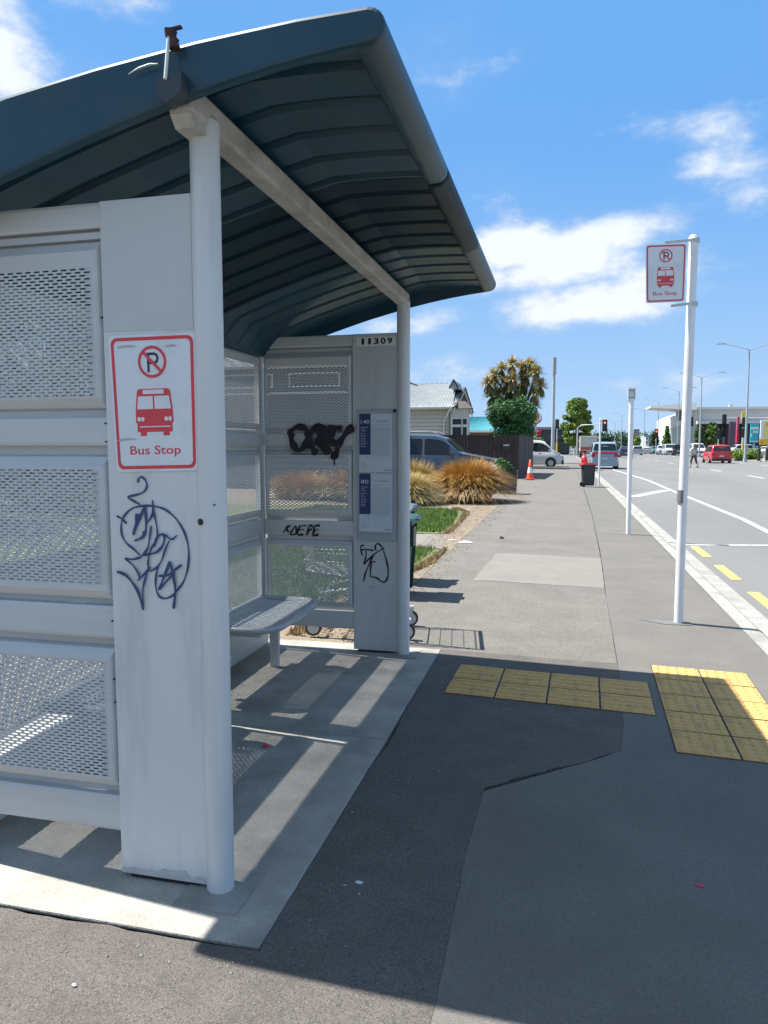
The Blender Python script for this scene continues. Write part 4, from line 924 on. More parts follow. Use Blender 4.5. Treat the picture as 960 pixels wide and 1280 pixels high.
# cabbage tree with a dense shrub at its foot
cbl = leafmat('sword_leaf', (.13, .24, .04), (.34, .38, .10), (.44, .34, .12), 1.6); cbt = leafmat('sword_leaf_tip', (.52, .30, .11), (.60, .44, .22), (.26, .28, .08), 2.0); cbd = leafmat('sword_leaf_dead', (.30, .21, .10), (.20, .15, .07), (.38, .30, .15), 2.0)
Yc = 52
def hd(px, py, dy=0): q = at(px, py, Yc+dy); return q
ct = thing('cabbage_tree', (hd(655, 560).x, Yc, 0), 'tall cabbage tree with shaggy orange-tipped leaf heads above the dark fence', 'tree')
heads = [(632, 480, .2), (645, 488, -.2), (657, 470, .3), (618, 470, 0), (610, 480, -.4), (627, 462, .3), (640, 456, -.3), (652, 460, .4), (662, 456, 0), (670, 466, -.4), (676, 483, .2), (668, 492, -.3), (655, 480, .5), (640, 475, -.5), (622, 492, .3), (614, 496, -.3), (634, 492, .2), (650, 500, -.2), (668, 508, .3), (663, 520, -.3), (628, 505, 0), (645, 515, .5)]
r_ = random.Random(12); V1 = []; F1 = []; V2 = []; F2 = []; V3 = []; F3 = []
trunk = MB(); basep = Vector((hd(655, 560).x, Yc, -.1)); fork = hd(652, 520)
trunk.tube([basep, (basep.x-.1, Yc, 2.2), fork], [.3, .24, .2], 9)
for i, (px, py, dy) in enumerate(heads):
    c = hd(px, py, dy*1.6); trunk.tube([fork, fork.lerp(c, .55)+Vector((0, 0, -.15)), c], [.13, .09, .07], 6)
    for j in range(300):
        u = Vector((r_.gauss(0, 1), r_.gauss(0, 1), r_.gauss(.25, .8))).normalized(); ln = r_.uniform(.5, 1.0); sw = Vector((-u.y, u.x, 0)); sw = sw.normalized()*.035 if sw.length > .01 else Vector((.035, 0, 0))
        m_ = c+u*ln*.55; e = c+u*ln+Vector((0, 0, -.22*ln)); top = (u.z > -.1 and (py < 485 or r_.random() < .25))
        VV, FF = (V2, F2) if top and r_.random() < .62 else (V1, F1)
        if u.z < -.15: VV, FF = V3, F3; m_ = c+u*ln*.3+Vector((0, 0, -.2)); e = m_+Vector((u.x*.15, u.y*.15, -r_.uniform(.25, .65)))
        o = len(VV); VV += [tuple(c), tuple(m_-sw), tuple(e), tuple(m_+sw)]; FF.append((o, o+1, o+2, o+3))
trunk.build('trunk', bark, ct, world=True); bulk('green_leaves', V1, F1, cbl, ct, True); bulk('orange_leaves', V2, F2, cbt, ct, True); bulk('dead_leaves', V3, F3, cbd, ct, True)
tsh = thing('shrub', (hd(640, 560).x, 50.5, 0), 'dense glossy green shrub in front of the cabbage tree, above the fence', 'shrub')
cl = []
for i in range(60): px = r_.uniform(616, 662); py = r_.uniform(502, 556); q = at(px, py, 50.5+r_.uniform(-1, 1)); cl.append((q.x, q.y, q.z, .55, .9))
V, FC = leaves(24000, cl, .085, r_); bulk('foliage', V, FC, lh, tsh, True)
b = MB(); b.tube([(tsh.location.x, 50.5, 0), (tsh.location.x, 50.5, 2.8)], [.15, .06], 7); b.build('stem', bark, tsh, world=True)

# ================================================================ GARDEN: fence, planter, cone, letterbox
fencem = mat('dark_fence_timber', (.035, .022, .02), (.052, .034, .031), 1.5, .7, stretch=(6, 6, .5), dirt=(.075, .06, .055), dscale=2, damt=.4)
def fence(name, A, B_, z0, z1, bw, m, label, th=.02):
    t = thing(name, (A[0], A[1], z0), label, 'fence'); A, B_ = Vector((*A, 0)), Vector((*B_, 0)); d = (B_-A); n = max(1, round(d.length/bw)); d /= n; nv = Vector((-d.y, d.x, 0)).normalized(); src = None; r_ = random.Random(3); jm = MB()
    for i in range(n):
        a = A+d*i+d*.02; b_ = A+d*(i+1)-d*.02; o_ = nv*r_.uniform(-.006, .006); zt = z1+r_.uniform(-.008, .008); q = [a+o_, b_+o_, b_+o_+nv*th, a+o_+nv*th]
        jm.add([(v.x, v.y, z) for z in (z0, zt) for v in q], [(0, 3, 2, 1), (4, 5, 6, 7), (0, 1, 5, 4), (1, 2, 6, 5), (2, 3, 7, 6), (3, 0, 4, 7)])
    stuff(jm.build('boards', m, t, world=True))
    b = MB(); b.beam(A+nv*.01+Vector((0, 0, z1+.02)), B_+nv*.01+Vector((0, 0, z1+.02)), .09, .035); b.build('capping', m, t, world=True)
    b = MB(); b.beam(A+nv*.04+Vector((0, 0, z0+.3)), B_+nv*.04+Vector((0, 0, z0+.3)), .05, .09); b.build('rail', m, t, world=True); return t
fl = at(578, 560, 34).x
fence('timber_fence', (-8.6, 34), (-3.15, 34), -.05, 1.95, .15, fencem, 'dark brown timber fence facing the street lawn, behind the tussocks')
fence('timber_fence', (-3.1, 34), (-3.1, 42.2), -.05, 1.95, .15, fencem, 'dark brown timber fence side running back towards the white van')
cor = at(648, 560, 34).x
b = MB(); b.box(-3.12, cor, 33.96, 34.04, -.05, 1.95)
for i in range(7): b.box(-3.12+i*.16, -3.12+i*.16+.145, 33.935, 33.96, -.05, 1.955)
t = thing('gate_panel', (-3.1, 34, 0), 'dark board gate panel with a letterbox slot, at the fence corner', 'gate'); b.build('board_panel', fencem, t, world=True)
b = MB(); q = at(627, 565, 33.9); z1 = at(637, 552, 33.9); b.box(q.x+.02, z1.x+.05, 33.86, 33.94, z1.z-.42, z1.z-.1, bev=.01); lx = b.build('letterbox', mat('letterbox_black', (.02, .02, .022), rough=.5), t, world=True)
b = MB(); b.box(q.x+.08, z1.x, 33.84, 33.862, z1.z-.2, z1.z-.13); b.build('slot_flap', galv, lx, world=True)
fence('timber_fence', (cor+.02, 34.02), (cor+.34, 41.8), -.05, 1.95, .15, fencem, 'short dark fence return along the driveway, next to the traffic cone')
# planter
p0 = gp(633, 617); t = thing('planter', (-1.70, p0.y+.1, 0), 'square black planter with leafy green plant beside the orange tussock', 'planter')
b = MB(); b.add([(-.24, -.24, -.02), (.24, -.24, -.02), (.24, .24, -.02), (-.24, .24, -.02), (-.28, -.28, .72), (.28, -.28, .72), (.28, .28, .72), (-.28, .28, .72), (-.24, -.24, .72), (.24, -.24, .72), (.24, .24, .72), (-.24, .24, .72), (-.24, -.24, .66), (.24, -.24, .66), (.24, .24, .66), (-.24, .24, .66)],
              [(0, 1, 5, 4), (1, 2, 6, 5), (2, 3, 7, 6), (3, 0, 4, 7), (4, 5, 9, 8), (5, 6, 10, 9), (6, 7, 11, 10), (7, 4, 8, 11), (8, 9, 13, 12), (9, 10, 14, 13), (10, 11, 15, 14), (11, 8, 12, 15)]); b.build('pot', mat('pot_black', (.02, .024, .028), (.03, .033, .036), 4, .5), t)
b = MB(); b.quad((-.24, -.24, .66), (.24, -.24, .66), (.24, .24, .66), (-.24, .24, .66)); b.build('potting_soil', soil, t)
V, FC = leaves(700, [(-.12, 0, .86, .19, .9), (-.26, .1, .95, .17, .9), (.02, .1, .8, .14, .8)], .045, r_); bulk('plant', V, FC, lh, t)
# cone
p0 = gp(663, 599.5); t = thing('traffic_cone', (p0.x-.02, p0.y, 0), 'orange traffic cone with a white band at the driveway entrance', 'traffic cone')
om = mat('cone_orange', (.80, .10, .03), (.7, .09, .03), 4, .5); b = MB()
b.box(-.20, .20, -.20, .20, 0, .05, bev=.01); b.lathe((0, 0, 0), [(.155, .05), (.118, .30)], 20); b.lathe((0, 0, 0), [(.083, .54), (.032, .88), (.02, .885), (.0, .885)], 20); b.build('body', om, t)
b = MB(); b.lathe((0, 0, 0), [(.119, .295), (.082, .545)], 20); b.build('white_band', mat('reflective_white', (.78, .78, .76), rough=.4), t)

# ================================================================ HOUSES
wb = mat('cream_weatherboard', (.52, .48, .40), (.56, .52, .44), 2, .7); trimw = mat('cream_trim', (.66, .64, .56), rough=.6); ironr = mat('corrugated_iron', (.30, .32, .32), (.36, .37, .36), 1.2, .5, dirt=(.22, .22, .21), dscale=1.5, damt=.5)
darkw = mat('window_dark', (.03, .035, .04), rough=.1, spec=.8); shadeb = mat('dark_brown_trim', (.05, .04, .035), rough=.7)
Yh = 46
def hx(px): return at(px, 520, Yh).x
def hz_(py): return at(560, py, Yh).z
x0, x1 = -17.5, hx(561); ze = hz_(510); zr = hz_(475)
h = thing('weatherboard_house', (x1-4, Yh+4, 0), 'cream weatherboard villa with grey corrugated iron roof and gabled bay window', 'house')
b = MB(); b.box(x0, x1, Yh+.05, Yh+9, -.1, ze); wl = b.build('wall', wb, h, world=True)
b = MB(); z = .1
while z < ze-.02:
    b.add([(x0, Yh+.045, z), (x1, Yh+.045, z), (x1, Yh-.05, z), (x0, Yh-.05, z), (x0, Yh+.04, z+.24), (x1, Yh+.04, z+.24)], [(0, 3, 2, 1), (3, 5, 4)[:0] or (3, 2, 5, 4), (2, 1, 5), (3, 4, 0)]); z += .24
stuff(b.build('weatherboards', wb, wl, world=True))
def corr(b, P0, P1, P2, P3, n, amp=.02):
    """corrugated plane: P0-P1 eave, P3-P2 ridge, ribs run up the slope"""
    P0, P1, P2, P3 = map(Vector, (P0, P1, P2, P3)); nrm = (P1-P0).cross(P3-P0).normalized(); vs = []; m_ = 2*n
    for k in range(m_+1):
        t = k/m_; o_ = nrm*(amp if k % 2 else -amp); vs += [P0.lerp(P1, t)+o_, P3.lerp(P2, t)+o_]
    b.add(vs, [(2*k, 2*k+2, 2*k+3, 2*k+1) for k in range(m_)])
b = MB(); xe = hx(567); xr = hx(563)
corr(b, (x0, Yh-.45, ze+.02), (xe, Yh-.45, ze+.02), (xr-.2, Yh+4.2, zr+.15), (x0, Yh+4.2, zr+.15), 110, .03)
corr(b, (x0, Yh+9.3, ze+.02), (xe, Yh+9.3, ze+.02), (xr-.2, Yh+4.2, zr+.15), (x0, Yh+4.2, zr+.15), 30, .03)
rf = b.build('roof', ironr, h, world=True)
b = MB(); b.box(x0, xe, Yh-.56, Yh-.42, ze-.05, ze+.05); b.build('gutter', trimw, rf, world=True)
b = MB(); b.box(x0, xe, Yh-.42, Yh+.05, ze-.06, ze-.03); b.build('soffit', trimw, rf, world=True)
# ridge vent gablet
b = MB(); ga = (hx(563), zr); xa = hx(558.5); xc_ = hx(568.5)
b.prism([(xa, zr-.42), (xc_, zr-.42), (hx(563.5), zr+.08)], lambda u, v: Vector((u, Yh+1.2, v)), (0, 3, 0)); recalc(b.build('gablet', ironr, rf, world=True))
b = MB(); b.beam((xa-.05, Yh+1.15, zr-.42), (hx(563.5), Yh+1.15, zr+.12), .05, .08); b.beam((xc_+.05, Yh+1.15, zr-.42), (hx(563.5), Yh+1.15, zr+.12), .05, .08); b.build('gablet_trim', shadeb, rf, world=True)
# gable wing whose end faces the street
xg = at(568, 510, Yh-.45).x; zg = CH+(557-487)/F*(Yh+4); xm = xg-4.5
b = MB(); corr(b, (xm, Yh-.46, ze+.04), (xg, Yh-.46, ze+.04), (xg, Yh+4, zg), (xm, Yh+4, zg), 36, .02); corr(b, (xm, Yh+8.5, ze+.04), (xg, Yh+8.5, ze+.04), (xg, Yh+4, zg), (xm, Yh+4, zg), 30, .02); b.build('gable_roof', ironr, h, world=True)
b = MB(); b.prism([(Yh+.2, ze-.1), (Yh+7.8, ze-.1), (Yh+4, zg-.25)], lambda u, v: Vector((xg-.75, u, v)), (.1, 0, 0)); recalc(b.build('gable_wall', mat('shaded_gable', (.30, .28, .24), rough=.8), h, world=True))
b = MB(); b.beam((xg+.02, Yh-.5, ze-.12), (xg+.02, Yh+4, zg-.08), .06, .26); b.build('barge_board', trimw, h, world=True)
b = MB(); b.beam((xg+.02, Yh+8.5, ze-.12), (xg+.02, Yh+4, zg-.08), .06, .26); b.build('barge_board', trimw, h, world=True)
b = MB(); b.beam((xg+.05, Yh-.55, ze+.05), (xg+.05, Yh+4, zg+.1), .12, .1); b.beam((xg+.05, Yh+8.6, ze+.05), (xg+.05, Yh+4, zg+.1), .12, .1); b.build('verge_capping', shadeb, h, world=True)
bx0, bx1 = hx(562), hx(586)
b = MB(); b.box(x1-.1, xg-.7, Yh+.1, Yh+7.9, -.1, ze-.08); b.build('front_room_wall', wb, h, world=True)
b = MB(); b.box(bx0+.15, bx1, Yh-.25, Yh+.4, -.1, hz_(511)); bay = b.build('bay', wb, h, world=True)
b = MB(); zb = hz_(511); b.add([(bx0, Yh-.4, zb), (bx1+.25, Yh-.4, zb), (bx1+.25, Yh+.5, zb), (bx0, Yh+.5, zb), (bx0+.35, Yh+.5, zb+.5), (bx1-.3, Yh+.5, zb+.5)], [(0, 1, 5, 4), (1, 2, 5), (0, 4, 3), (0, 3, 2, 1)]); b.build('bay_roof', shadeb, bay, world=True)
wx = [(hx(566.5), hx(577.5)), (hx(579.5), hx(584.5))]
for (a, c_) in wx:
    for (za, zb_) in ((hz_(531), hz_(524)), (hz_(545), hz_(534))):
        b = MB(); b.box(a, c_, Yh-.31, Yh-.26, za, zb_); pn = b.build('window', darkw, bay, world=True)
        f_ = MB(); t_ = .07
        f_.box(a-t_, a, Yh-.34, Yh-.25, za-t_, zb_+t_); f_.box(c_, c_+t_, Yh-.34, Yh-.25, za-t_, zb_+t_); f_.box(a, c_, Yh-.34, Yh-.25, za-t_, za); f_.box(a, c_, Yh-.34, Yh-.25, zb_, zb_+t_); stuff(f_.build('window_frame', trimw, bay, world=True))
b = MB(); dx_ = hx(555.5); b.tube([(hx(565), Yh-.5, ze-.02), (hx(563), Yh-.5, ze-.2), (dx_, Yh-.15, ze-.85), (dx_, Yh-.1, .2)], .05, 8); b.build('downpipe', trimw, h, world=True)
# blue-grey neighbour behind the shelter, seen through the mesh
nb = mat('blue_grey_weatherboard', (.16, .21, .25), (.19, .24, .28), 2, .7); nw = mat('white_trim', (.72, .73, .72), rough=.5)
h2 = thing('weatherboard_house', (-14, 26, 0), 'blue-grey weatherboard house with white trim, seen through the shelter mesh', 'house')
X1 = at(437, 560, 25).x; X0 = -34
b = MB(); b.box(X0, X1, 25, 34, -.1, 4.25); wl = b.build('wall', nb, h2, world=True)
b = MB(); z = .1
while z < 2.1:
    b.add([(X0, 24.995, z), (X1, 24.995, z), (X1, 24.93, z), (X0, 24.93, z), (X0, 24.99, z+.2), (X1, 24.99, z+.2)], [(0, 3, 2, 1), (3, 2, 5, 4)]); z += .2
stuff(b.build('weatherboards', nb, wl, world=True))
b = MB(); b.box(X0, X1+.3, 24.9, 25.0, 2.15, 4.25); b.build('fascia', mat('grey_fascia', (.10, .12, .13), rough=.6), wl, world=True)
x = X1-.3
while x > X0+2:
    b = MB(); 
    for (a, c_, d_, e_) in ((x-1.9, x, 4.0, 4.05), (x-1.9, x, 3.55, 3.6), (x-1.9, x-1.85, 3.6, 4.0), (x-.05, x, 3.6, 4.0)): b.box(a, c_, 24.86, 24.9, d_, e_)
    stuff(b.build('trim_panel', nw, wl, world=True)); x -= 2.5
b = MB(); b.box(X0, X1+.5, 24.7, 24.78, 4.22, 4.3); b.box(X0, X1+.5, 24.8, 24.86, 3.32, 3.38); stuff(b.build('gutter', nw, wl, world=True))
b = MB(); corr(b, (X0, 24.6, 4.3), (X1+.6, 24.6, 4.3), (X1-4, 29.5, 5.9), (X0, 29.5, 5.9), 60, .03); corr(b, (X1+.6, 24.6, 4.3), (X1+.6, 34.4, 4.3), (X1-4, 29.6, 5.9), (X1-4, 29.5, 5.9), 30, .03); b.build('roof', mat('dark_iron', (.075, .085, .09), (.10, .11, .115), 1.2, .5), h2, world=True)
for i, xw in enumerate((X1-7, X1-12, X1-17)):
    b = MB(); b.box(xw, xw+1.8, 24.88, 24.94, 1.0, 2.3); pn = b.build('window', darkw, h2, world=True)
    b = MB(); b.box(xw-.1, xw, 24.86, 24.95, .9, 2.4); b.box(xw+1.8, xw+1.9, 24.86, 24.95, .9, 2.4); b.box(xw, xw+1.8, 24.86, 24.95, 2.3, 2.4); b.box(xw, xw+1.8, 24.86, 24.95, .9, 1.0); b.box(xw+.87, xw+.93, 24.86, 24.95, 1.0, 2.3); stuff(b.build('window_frame', nw, h2, world=True))
# low pale wall running behind the lawn
b = MB(); b.box(-40, -9.3, 18.2, 18.4, -.05, .75, bev=.01); o = b.build('garden_wall', mat('pale_wall', (.5, .48, .44), (.58, .56, .52), 3, .8)); tag(o, 'low pale garden wall behind the lawn, left of the tussocks', 'wall')
# teal-roofed building
teal = mat('teal_iron', (.09, .32, .34), (.11, .36, .38), 1, .5); brick = mat('brown_brick', (.20, .10, .07), (.26, .14, .10), 6, .9)
Yt = 75; a = at(586, 525, Yt).x; c_ = at(655, 525, Yt).x; zt0 = at(600, 538, Yt).z; zt1 = at(600, 519, Yt).z
t = thing('teal_roofed_building', ((a+c_)/2, Yt+4, 0), 'low brick building with teal iron roof beyond the dark fence', 'building')
b = MB(); b.box(a-3, c_, Yt, Yt+8, -.1, zt0); b.build('wall', brick, t, world=True)
b = MB(); corr(b, (a-3.4, Yt-.4, zt0), (c_+.4, Yt-.4, zt0), (c_-.8, Yt+4, zt1), (a-1, Yt+4, zt1), 60, .03); b.add([(c_+.4, Yt-.4, zt0), (c_+.4, Yt+8, zt0), (c_-.8, Yt+4, zt1)], [(0, 1, 2)]); b.add([(a-3.4, Yt+8, zt0), (c_+.4, Yt+8, zt0), (c_-.8, Yt+4, zt1), (a-1, Yt+4, zt1)], [(0, 1, 2, 3)]); rf = b.build('roof', teal, t, world=True)
b = MB(); b.box(a-3.4, c_+.4, Yt-.5, Yt-.38, zt0-.2, zt0); b.build('gutter', nw, rf, world=True)
# far-off strip behind the footpath: the little blue sign etc. follow in the street part

for i, (x_, y_, h_, w_) in enumerate(((-11.5, 7.5, 5.6, 4.2), (-13.5, 11.5, 6.4, 5), (-11.8, 15.2, 5.2, 4), (-16.5, 15.5, 7, 5), (-15, 4.5, 6, 5))):
    tree('garden_tree', x_, y_, h_, w_, ld, ['small dark garden tree seen through the near end mesh', 'dark garden tree behind the lawn, second row', 'dark garden tree near the pale garden wall', 'tallest dark garden tree behind the others', 'dark garden tree at the far left, behind the shelter'][i], 5000, seed=40+i, leaf=.12, trunk=.06)
# ================================================================ VEHICLES
tyrem = mat('tyre', (.02, .02, .021), rough=.85); rimm = mat('alloy_rim', (.45, .46, .48), rough=.35, metal=.6); carglass = mat('car_glass', (.014, .018, .02), rough=.12, spec=.35); plast = mat('black_trim', (.025, .025, .027), rough=.6)
tailr = mat('tail_lamp', (.45, .015, .02), rough=.25); headl = mat('head_lamp', (.6, .62, .65), rough=.15); platem = mat('number_plate', (.6, .6, .58), rough=.5); chrome = mat('chrome', (.6, .6, .62), rough=.2, metal=.9)
def cpaint(n, c): return mat('car_paint_'+n, c, tuple(k*.92 for k in c), 2, .28, coat=.7, spec=.5)
def pl_(T, x):
    if x <= T[0][0]: return T[0][1]
    for (a, b), (c, d) in zip(T[:-1], T[1:]):
        if x <= c: return b+(d-b)*(x-a)/(c-a)
    return T[-1][1]
# shapes: x from rear (0) to nose (1); top line, belt line, glass stations
KINDS = {
 'suv': dict(top=[(0, .62), (.012, .70), (.03, .84), (.085, .985), (.2, 1.0), (.52, .985), (.60, .93), (.715, .66), (.76, .635), (.97, .55), (1, .40)], belt=[(0, .60), (.5, .60), (.75, .60), (1, .40)], win=[(.07, .225), (.245, .43), (.45, .64)], rear=(.03, .085), front=(.60, .71), wheels=(.19, .81)),
 'hatch': dict(top=[(0, .55), (.02, .64), (.05, .82), (.13, .97), (.3, 1.0), (.50, .98), (.58, .92), (.73, .66), (.78, .62), (.96, .52), (1, .36)], belt=[(0, .58), (.5, .59), (.76, .60), (1, .38)], win=[(.10, .235), (.25, .42), (.44, .65)], rear=(.05, .13), front=(.58, .72), wheels=(.18, .81)),
 'sedan': dict(top=[(0, .52), (.02, .63), (.16, .67), (.28, .96), (.4, 1.0), (.52, .98), (.58, .93), (.72, .66), (.78, .62), (.96, .52), (1, .36)], belt=[(0, .56), (.5, .60), (.76, .60), (1, .38)], win=[(.24, .30), (.31, .44), (.46, .65)], rear=(.17, .28), front=(.58, .71), wheels=(.2, .81)),
 'van': dict(top=[(0, .5), (.008, .80), (.03, .975), (.1, 1.0), (.66, .99), (.72, .95), (.86, .62), (.90, .58), (.985, .44), (1, .30)], belt=[(0, .56), (.8, .56), (.9, .54), (1, .32)], win=[(.05, .26), (.28, .50), (.56, .82)], rear=(.008, .03), front=(.72, .855), wheels=(.2, .82)),
 'pickup': dict(top=[(0, .50), (.01, .56), (.36, .56), (.37, .60), (.40, .95), (.46, 1.0), (.58, .99), (.63, .94), (.72, .66), (.76, .62), (.97, .56), (1, .42)], belt=[(0, .56), (.5, .60), (.74, .60), (1, .44)], win=[(.41, .50), (.51, .66)], rear=(.37, .40), front=(.63, .715), wheels=(.17, .83)),
}
RW = {'suv': ((.006, .67), (.062, .94)), 'hatch': ((.022, .67), (.115, .945)), 'sedan': ((.165, .69), (.27, .94)), 'van': ((.004, .60), (.016, .92)), 'pickup': ((.368, .62), (.393, .92))}
def vehicle(name, x, y, z, rz, kind, c, label, Lg, W_, H, cat='car', group=None, rich=True, lower=None, win=None, rails=False, cargo=False):
    K = KINDS[kind]; t = thing(name, (x, y, z), label, cat, group, rz)
    xs = sorted(set([p[0] for p in K['top']]+[p[0] for p in K['belt']]+[.25, .35, .45])); gnd = .19/H
    b = MB(); loops = []
    for u in xs:
        tp, bl = pl_(K['top'], u)*H, min(pl_(K['belt'], u), pl_(K['top'], u)-.01)*H
        e = min(u, 1-u); nar = 1-.10*max(0, 1-e/.07)-.03*max(0, 1-e/.2); wb_ = W_/2*nar; cab = max(0, (tp-bl)/(.4*H)); wr = wb_*(1-.20*min(1, cab))
        zb = (gnd+.03*max(0, 1-e/.1))*H; X = (u-.5)*Lg
        ring = [(X, 0, zb), (X, wb_*.9, zb), (X, wb_*.99, zb+.10*H), (X, wb_, zb+.55*(bl-zb)), (X, wb_*.975, bl-.015*H), (X, wb_*.955, bl)]
        ring += [(X, wr+.03*(wb_-wr), bl+(tp-bl)*.82), (X, wr*.93, bl+(tp-bl)*.95), (X, wr*.55, tp), (X, 0, tp+.01)]
        loops.append(ring)
    n = len(loops[0]); vs = []
    for rg in loops: vs += rg+[(p[0], -p[1], p[2]) for p in rg[-2:0:-1]]
    m_ = 2*n-2; fs = []
    for k in range(len(loops)-1):
        for i in range(m_): fs.append((k*m_+i, k*m_+(i+1) % m_, (k+1)*m_+(i+1) % m_, (k+1)*m_+i))
    fs += [tuple(range(m_)), tuple(range((len(loops)-1)*m_, len(loops)*m_))]
    b.add(vs, fs, 0, True)
    body = recalc(b.build('body', c, t))
    if hasattr(body.data, 'set_sharp_from_angle'): body.data.set_sharp_from_angle(angle=R(40))
    def side(u, fr, s, o_=.012):
        tp, bl = pl_(K['top'], u)*H, pl_(K['belt'], u)*H; e = min(u, 1-u); nar = 1-.10*max(0, 1-e/.07)-.03*max(0, 1-e/.2); wb_ = W_/2*nar; cab = max(0, (tp-bl)/(.4*H)); wr = wb_*(1-.20*min(1, cab))
        zz = bl+(tp-bl)*fr; yy = wb_*.955+(wr+.03*(wb_-wr)-wb_*.955)*(fr/.82); return ((u-.5)*Lg, s*(yy+o_), zz)
    for s in (-1, 1):
        for (a, c_) in (win if win is not None else K['win']):
            q = MB(); us = [a+(c_-a)*k/4 for k in range(5)]; vs = [side(u, .06, s) for u in us]+[side(u, .80, s) for u in us]
            q.add(vs, [(k, k+1, k+6, k+5) for k in range(4)]); q.build('side_window', carglass, t)
    for nm, (a, c_) in (('rear_window', K['rear']), ('windscreen', K['front'])):
        q = MB(); P_ = []
        d = -1 if nm[0] == 'r' else 1
        for u, fz in ((a, 0), (c_, 1)):
            tp = pl_(K['top'], u)*H; wb_ = W_/2*.93; P_.append((u, tp))
        (ua, za), (uc, zc) = P_; 
        lo, hi = RW[kind] if nm[0] == 'r' else ((uc, zc), (ua, za))
        if nm[0] == 'r': lo, hi = (lo[0], lo[1]*H), (hi[0], hi[1]*H)
        def pt(f_, s, wd):
            u = lo[0]+(hi[0]-lo[0])*f_; zz = lo[1]+(hi[1]-lo[1])*f_; return ((u-.5)*Lg+d*(.045 if d < 0 else .02), s*wd, zz+.012)
        q.add([pt(.06, -1, W_*.415), pt(.06, 1, W_*.415), pt(.94, 1, W_*.355), pt(.94, -1, W_*.355)], [(0, 1, 2, 3)]); q.build(nm, carglass, t)
    rw = .185*H if H < 1.75 else .17*H
    rw = max(.31, min(.38, rw)); src = None
    for u in K['wheels']:
        for s in (-1, 1):
            X = (u-.5)*Lg; Y = s*(W_/2-.11)
            q = MB(); q.cyl((X, s*(W_/2-.10), rw+.02), (X, s*(W_/2+.004), rw+.02), rw*1.17, n=20); q.build('wheel_arch', plast, t)
            q = MB(); q.cyl((X, s*(W_/2-.19), rw), (X, s*(W_/2+.015), rw), rw, n=20); wh = q.build('wheel', tyrem, t)
            q = MB(); q.cyl((X, s*(W_/2), rw), (X, s*(W_/2+.024), rw), rw*.63, n=16); q.build('rim', rimm, wh)
    # rear furniture
    xr = -.5*Lg; q = MB(); q.box(xr-.05, xr+.12, -W_*.46, W_*.46, gnd*H+.02, gnd*H+.22*H*.9, bev=.03); q.build('rear_bumper', lower or c, t)
    q = MB(); q.box(.5*Lg-.10, .5*Lg+.05, -W_*.45, W_*.45, gnd*H+.02, gnd*H+.18*H, bev=.03); q.build('front_bumper', lower or c, t)
    for s in (-1, 1):
        q = MB(); zt_ = .50*H if kind in ('suv', 'hatch', 'sedan') else .46*H
        y0_, y1_ = sorted((s*W_*.47, s*W_*.33 if kind != 'van' else s*W_*.40)); hh = .10*H if kind != 'van' else .2*H
        q.box(xr-.02, xr+.14, y0_, y1_, zt_-hh/2, zt_+hh/2, bev=.015); q.build('tail_lamp', tailr, t)
        q = MB(); q.box(.5*Lg-.22, .5*Lg-.0, min(s*W_*.30, s*W_*.46), max(s*W_*.30, s*W_*.46), .36*H, .44*H, bev=.02); q.build('headlight', headl, t)
        q = MB(); um = .66 if kind != 'van' else .80; q.box((um-.5)*Lg-.06, (um-.5)*Lg+.08, min(s*W_*.5, s*W_*.61), max(s*W_*.5, s*W_*.61), .58*H, .66*H, bev=.02); q.build('wing_mirror', c, t)
    q = MB(); q.box(xr-.055, xr-.0, -.19, .19, .36*H, .36*H+.11); q.build('number_plate', platem, t)
    q = MB(); q.box(.5*Lg-.04, .5*Lg+.025, -W_*.28, W_*.28, .30*H, .40*H, bev=.01); q.build('grille', plast, t)
    if rails:
        for s in (-1, 1):
            q = MB(); q.tube([((u-.5)*Lg, s*W_*.36, H*(1.005 if u in (.12, .54) else 1.045)) for u in (.12, .16, .3, .45, .5, .54)], .022, 6); q.build('roof_rail', plast if rails == 2 else rimm, t)
    return t
blue = cpaint('dark_blue', (.02, .035, .065)); silverb = cpaint('silver_blue', (.23, .33, .40)); red = cpaint('red', (.50, .018, .03)); white = cpaint('white', (.62, .63, .64)); dkb = cpaint('navy', (.02, .03, .07)); sil = cpaint('silver', (.40, .42, .43)); grn = cpaint('teal', (.06, .14, .13)); blackp = cpaint('black', (.02, .02, .022)); lbl = cpaint('light_blue', (.30, .42, .52)); mid = cpaint('blue', (.05, .12, .28))
RZ = ROADZ; UPY = R(90)                                  # heading away up the street
def onroad(px, py): q = gr(px, py, RZ); return q.x, q.y
# blue SUV in the driveway, nose to the right
ys_ = 26.0; xr = at(577, 565, ys_).x
vehicle('parked_suv', xr-1.05, ys_+.6, -.02, 0, 'suv', blue, 'dark blue SUV with silver roof rails parked behind the tussocks', 4.7, 1.9, 1.93, 'car', rails=1)
# white van poking out of the driveway
xw = at(704, 570, 54).x
v = vehicle('white_van', xw-2.4, 55.2, -.06, 0, 'van', white, 'white van nosing out of the driveway beside the dark fence', 4.8, 1.8, 1.95, 'van', win=[(.56, .82)], lower=plast)
b = MB(); b.box(-.02, .02, -.93, -.905, .35, 1.1); b.build('door_seam', plast, v)
b = MB(); b.box(-.75, .28, -.925, -.90, .42, 1.1, bev=.02); b.build('door_panel', mat('red_brown_panel', (.20, .07, .06), rough=.5), v)
b = MB(); b.box(.70, .86, -.92, -.90, .98, 1.03); b.build('door_handle', plast, v)
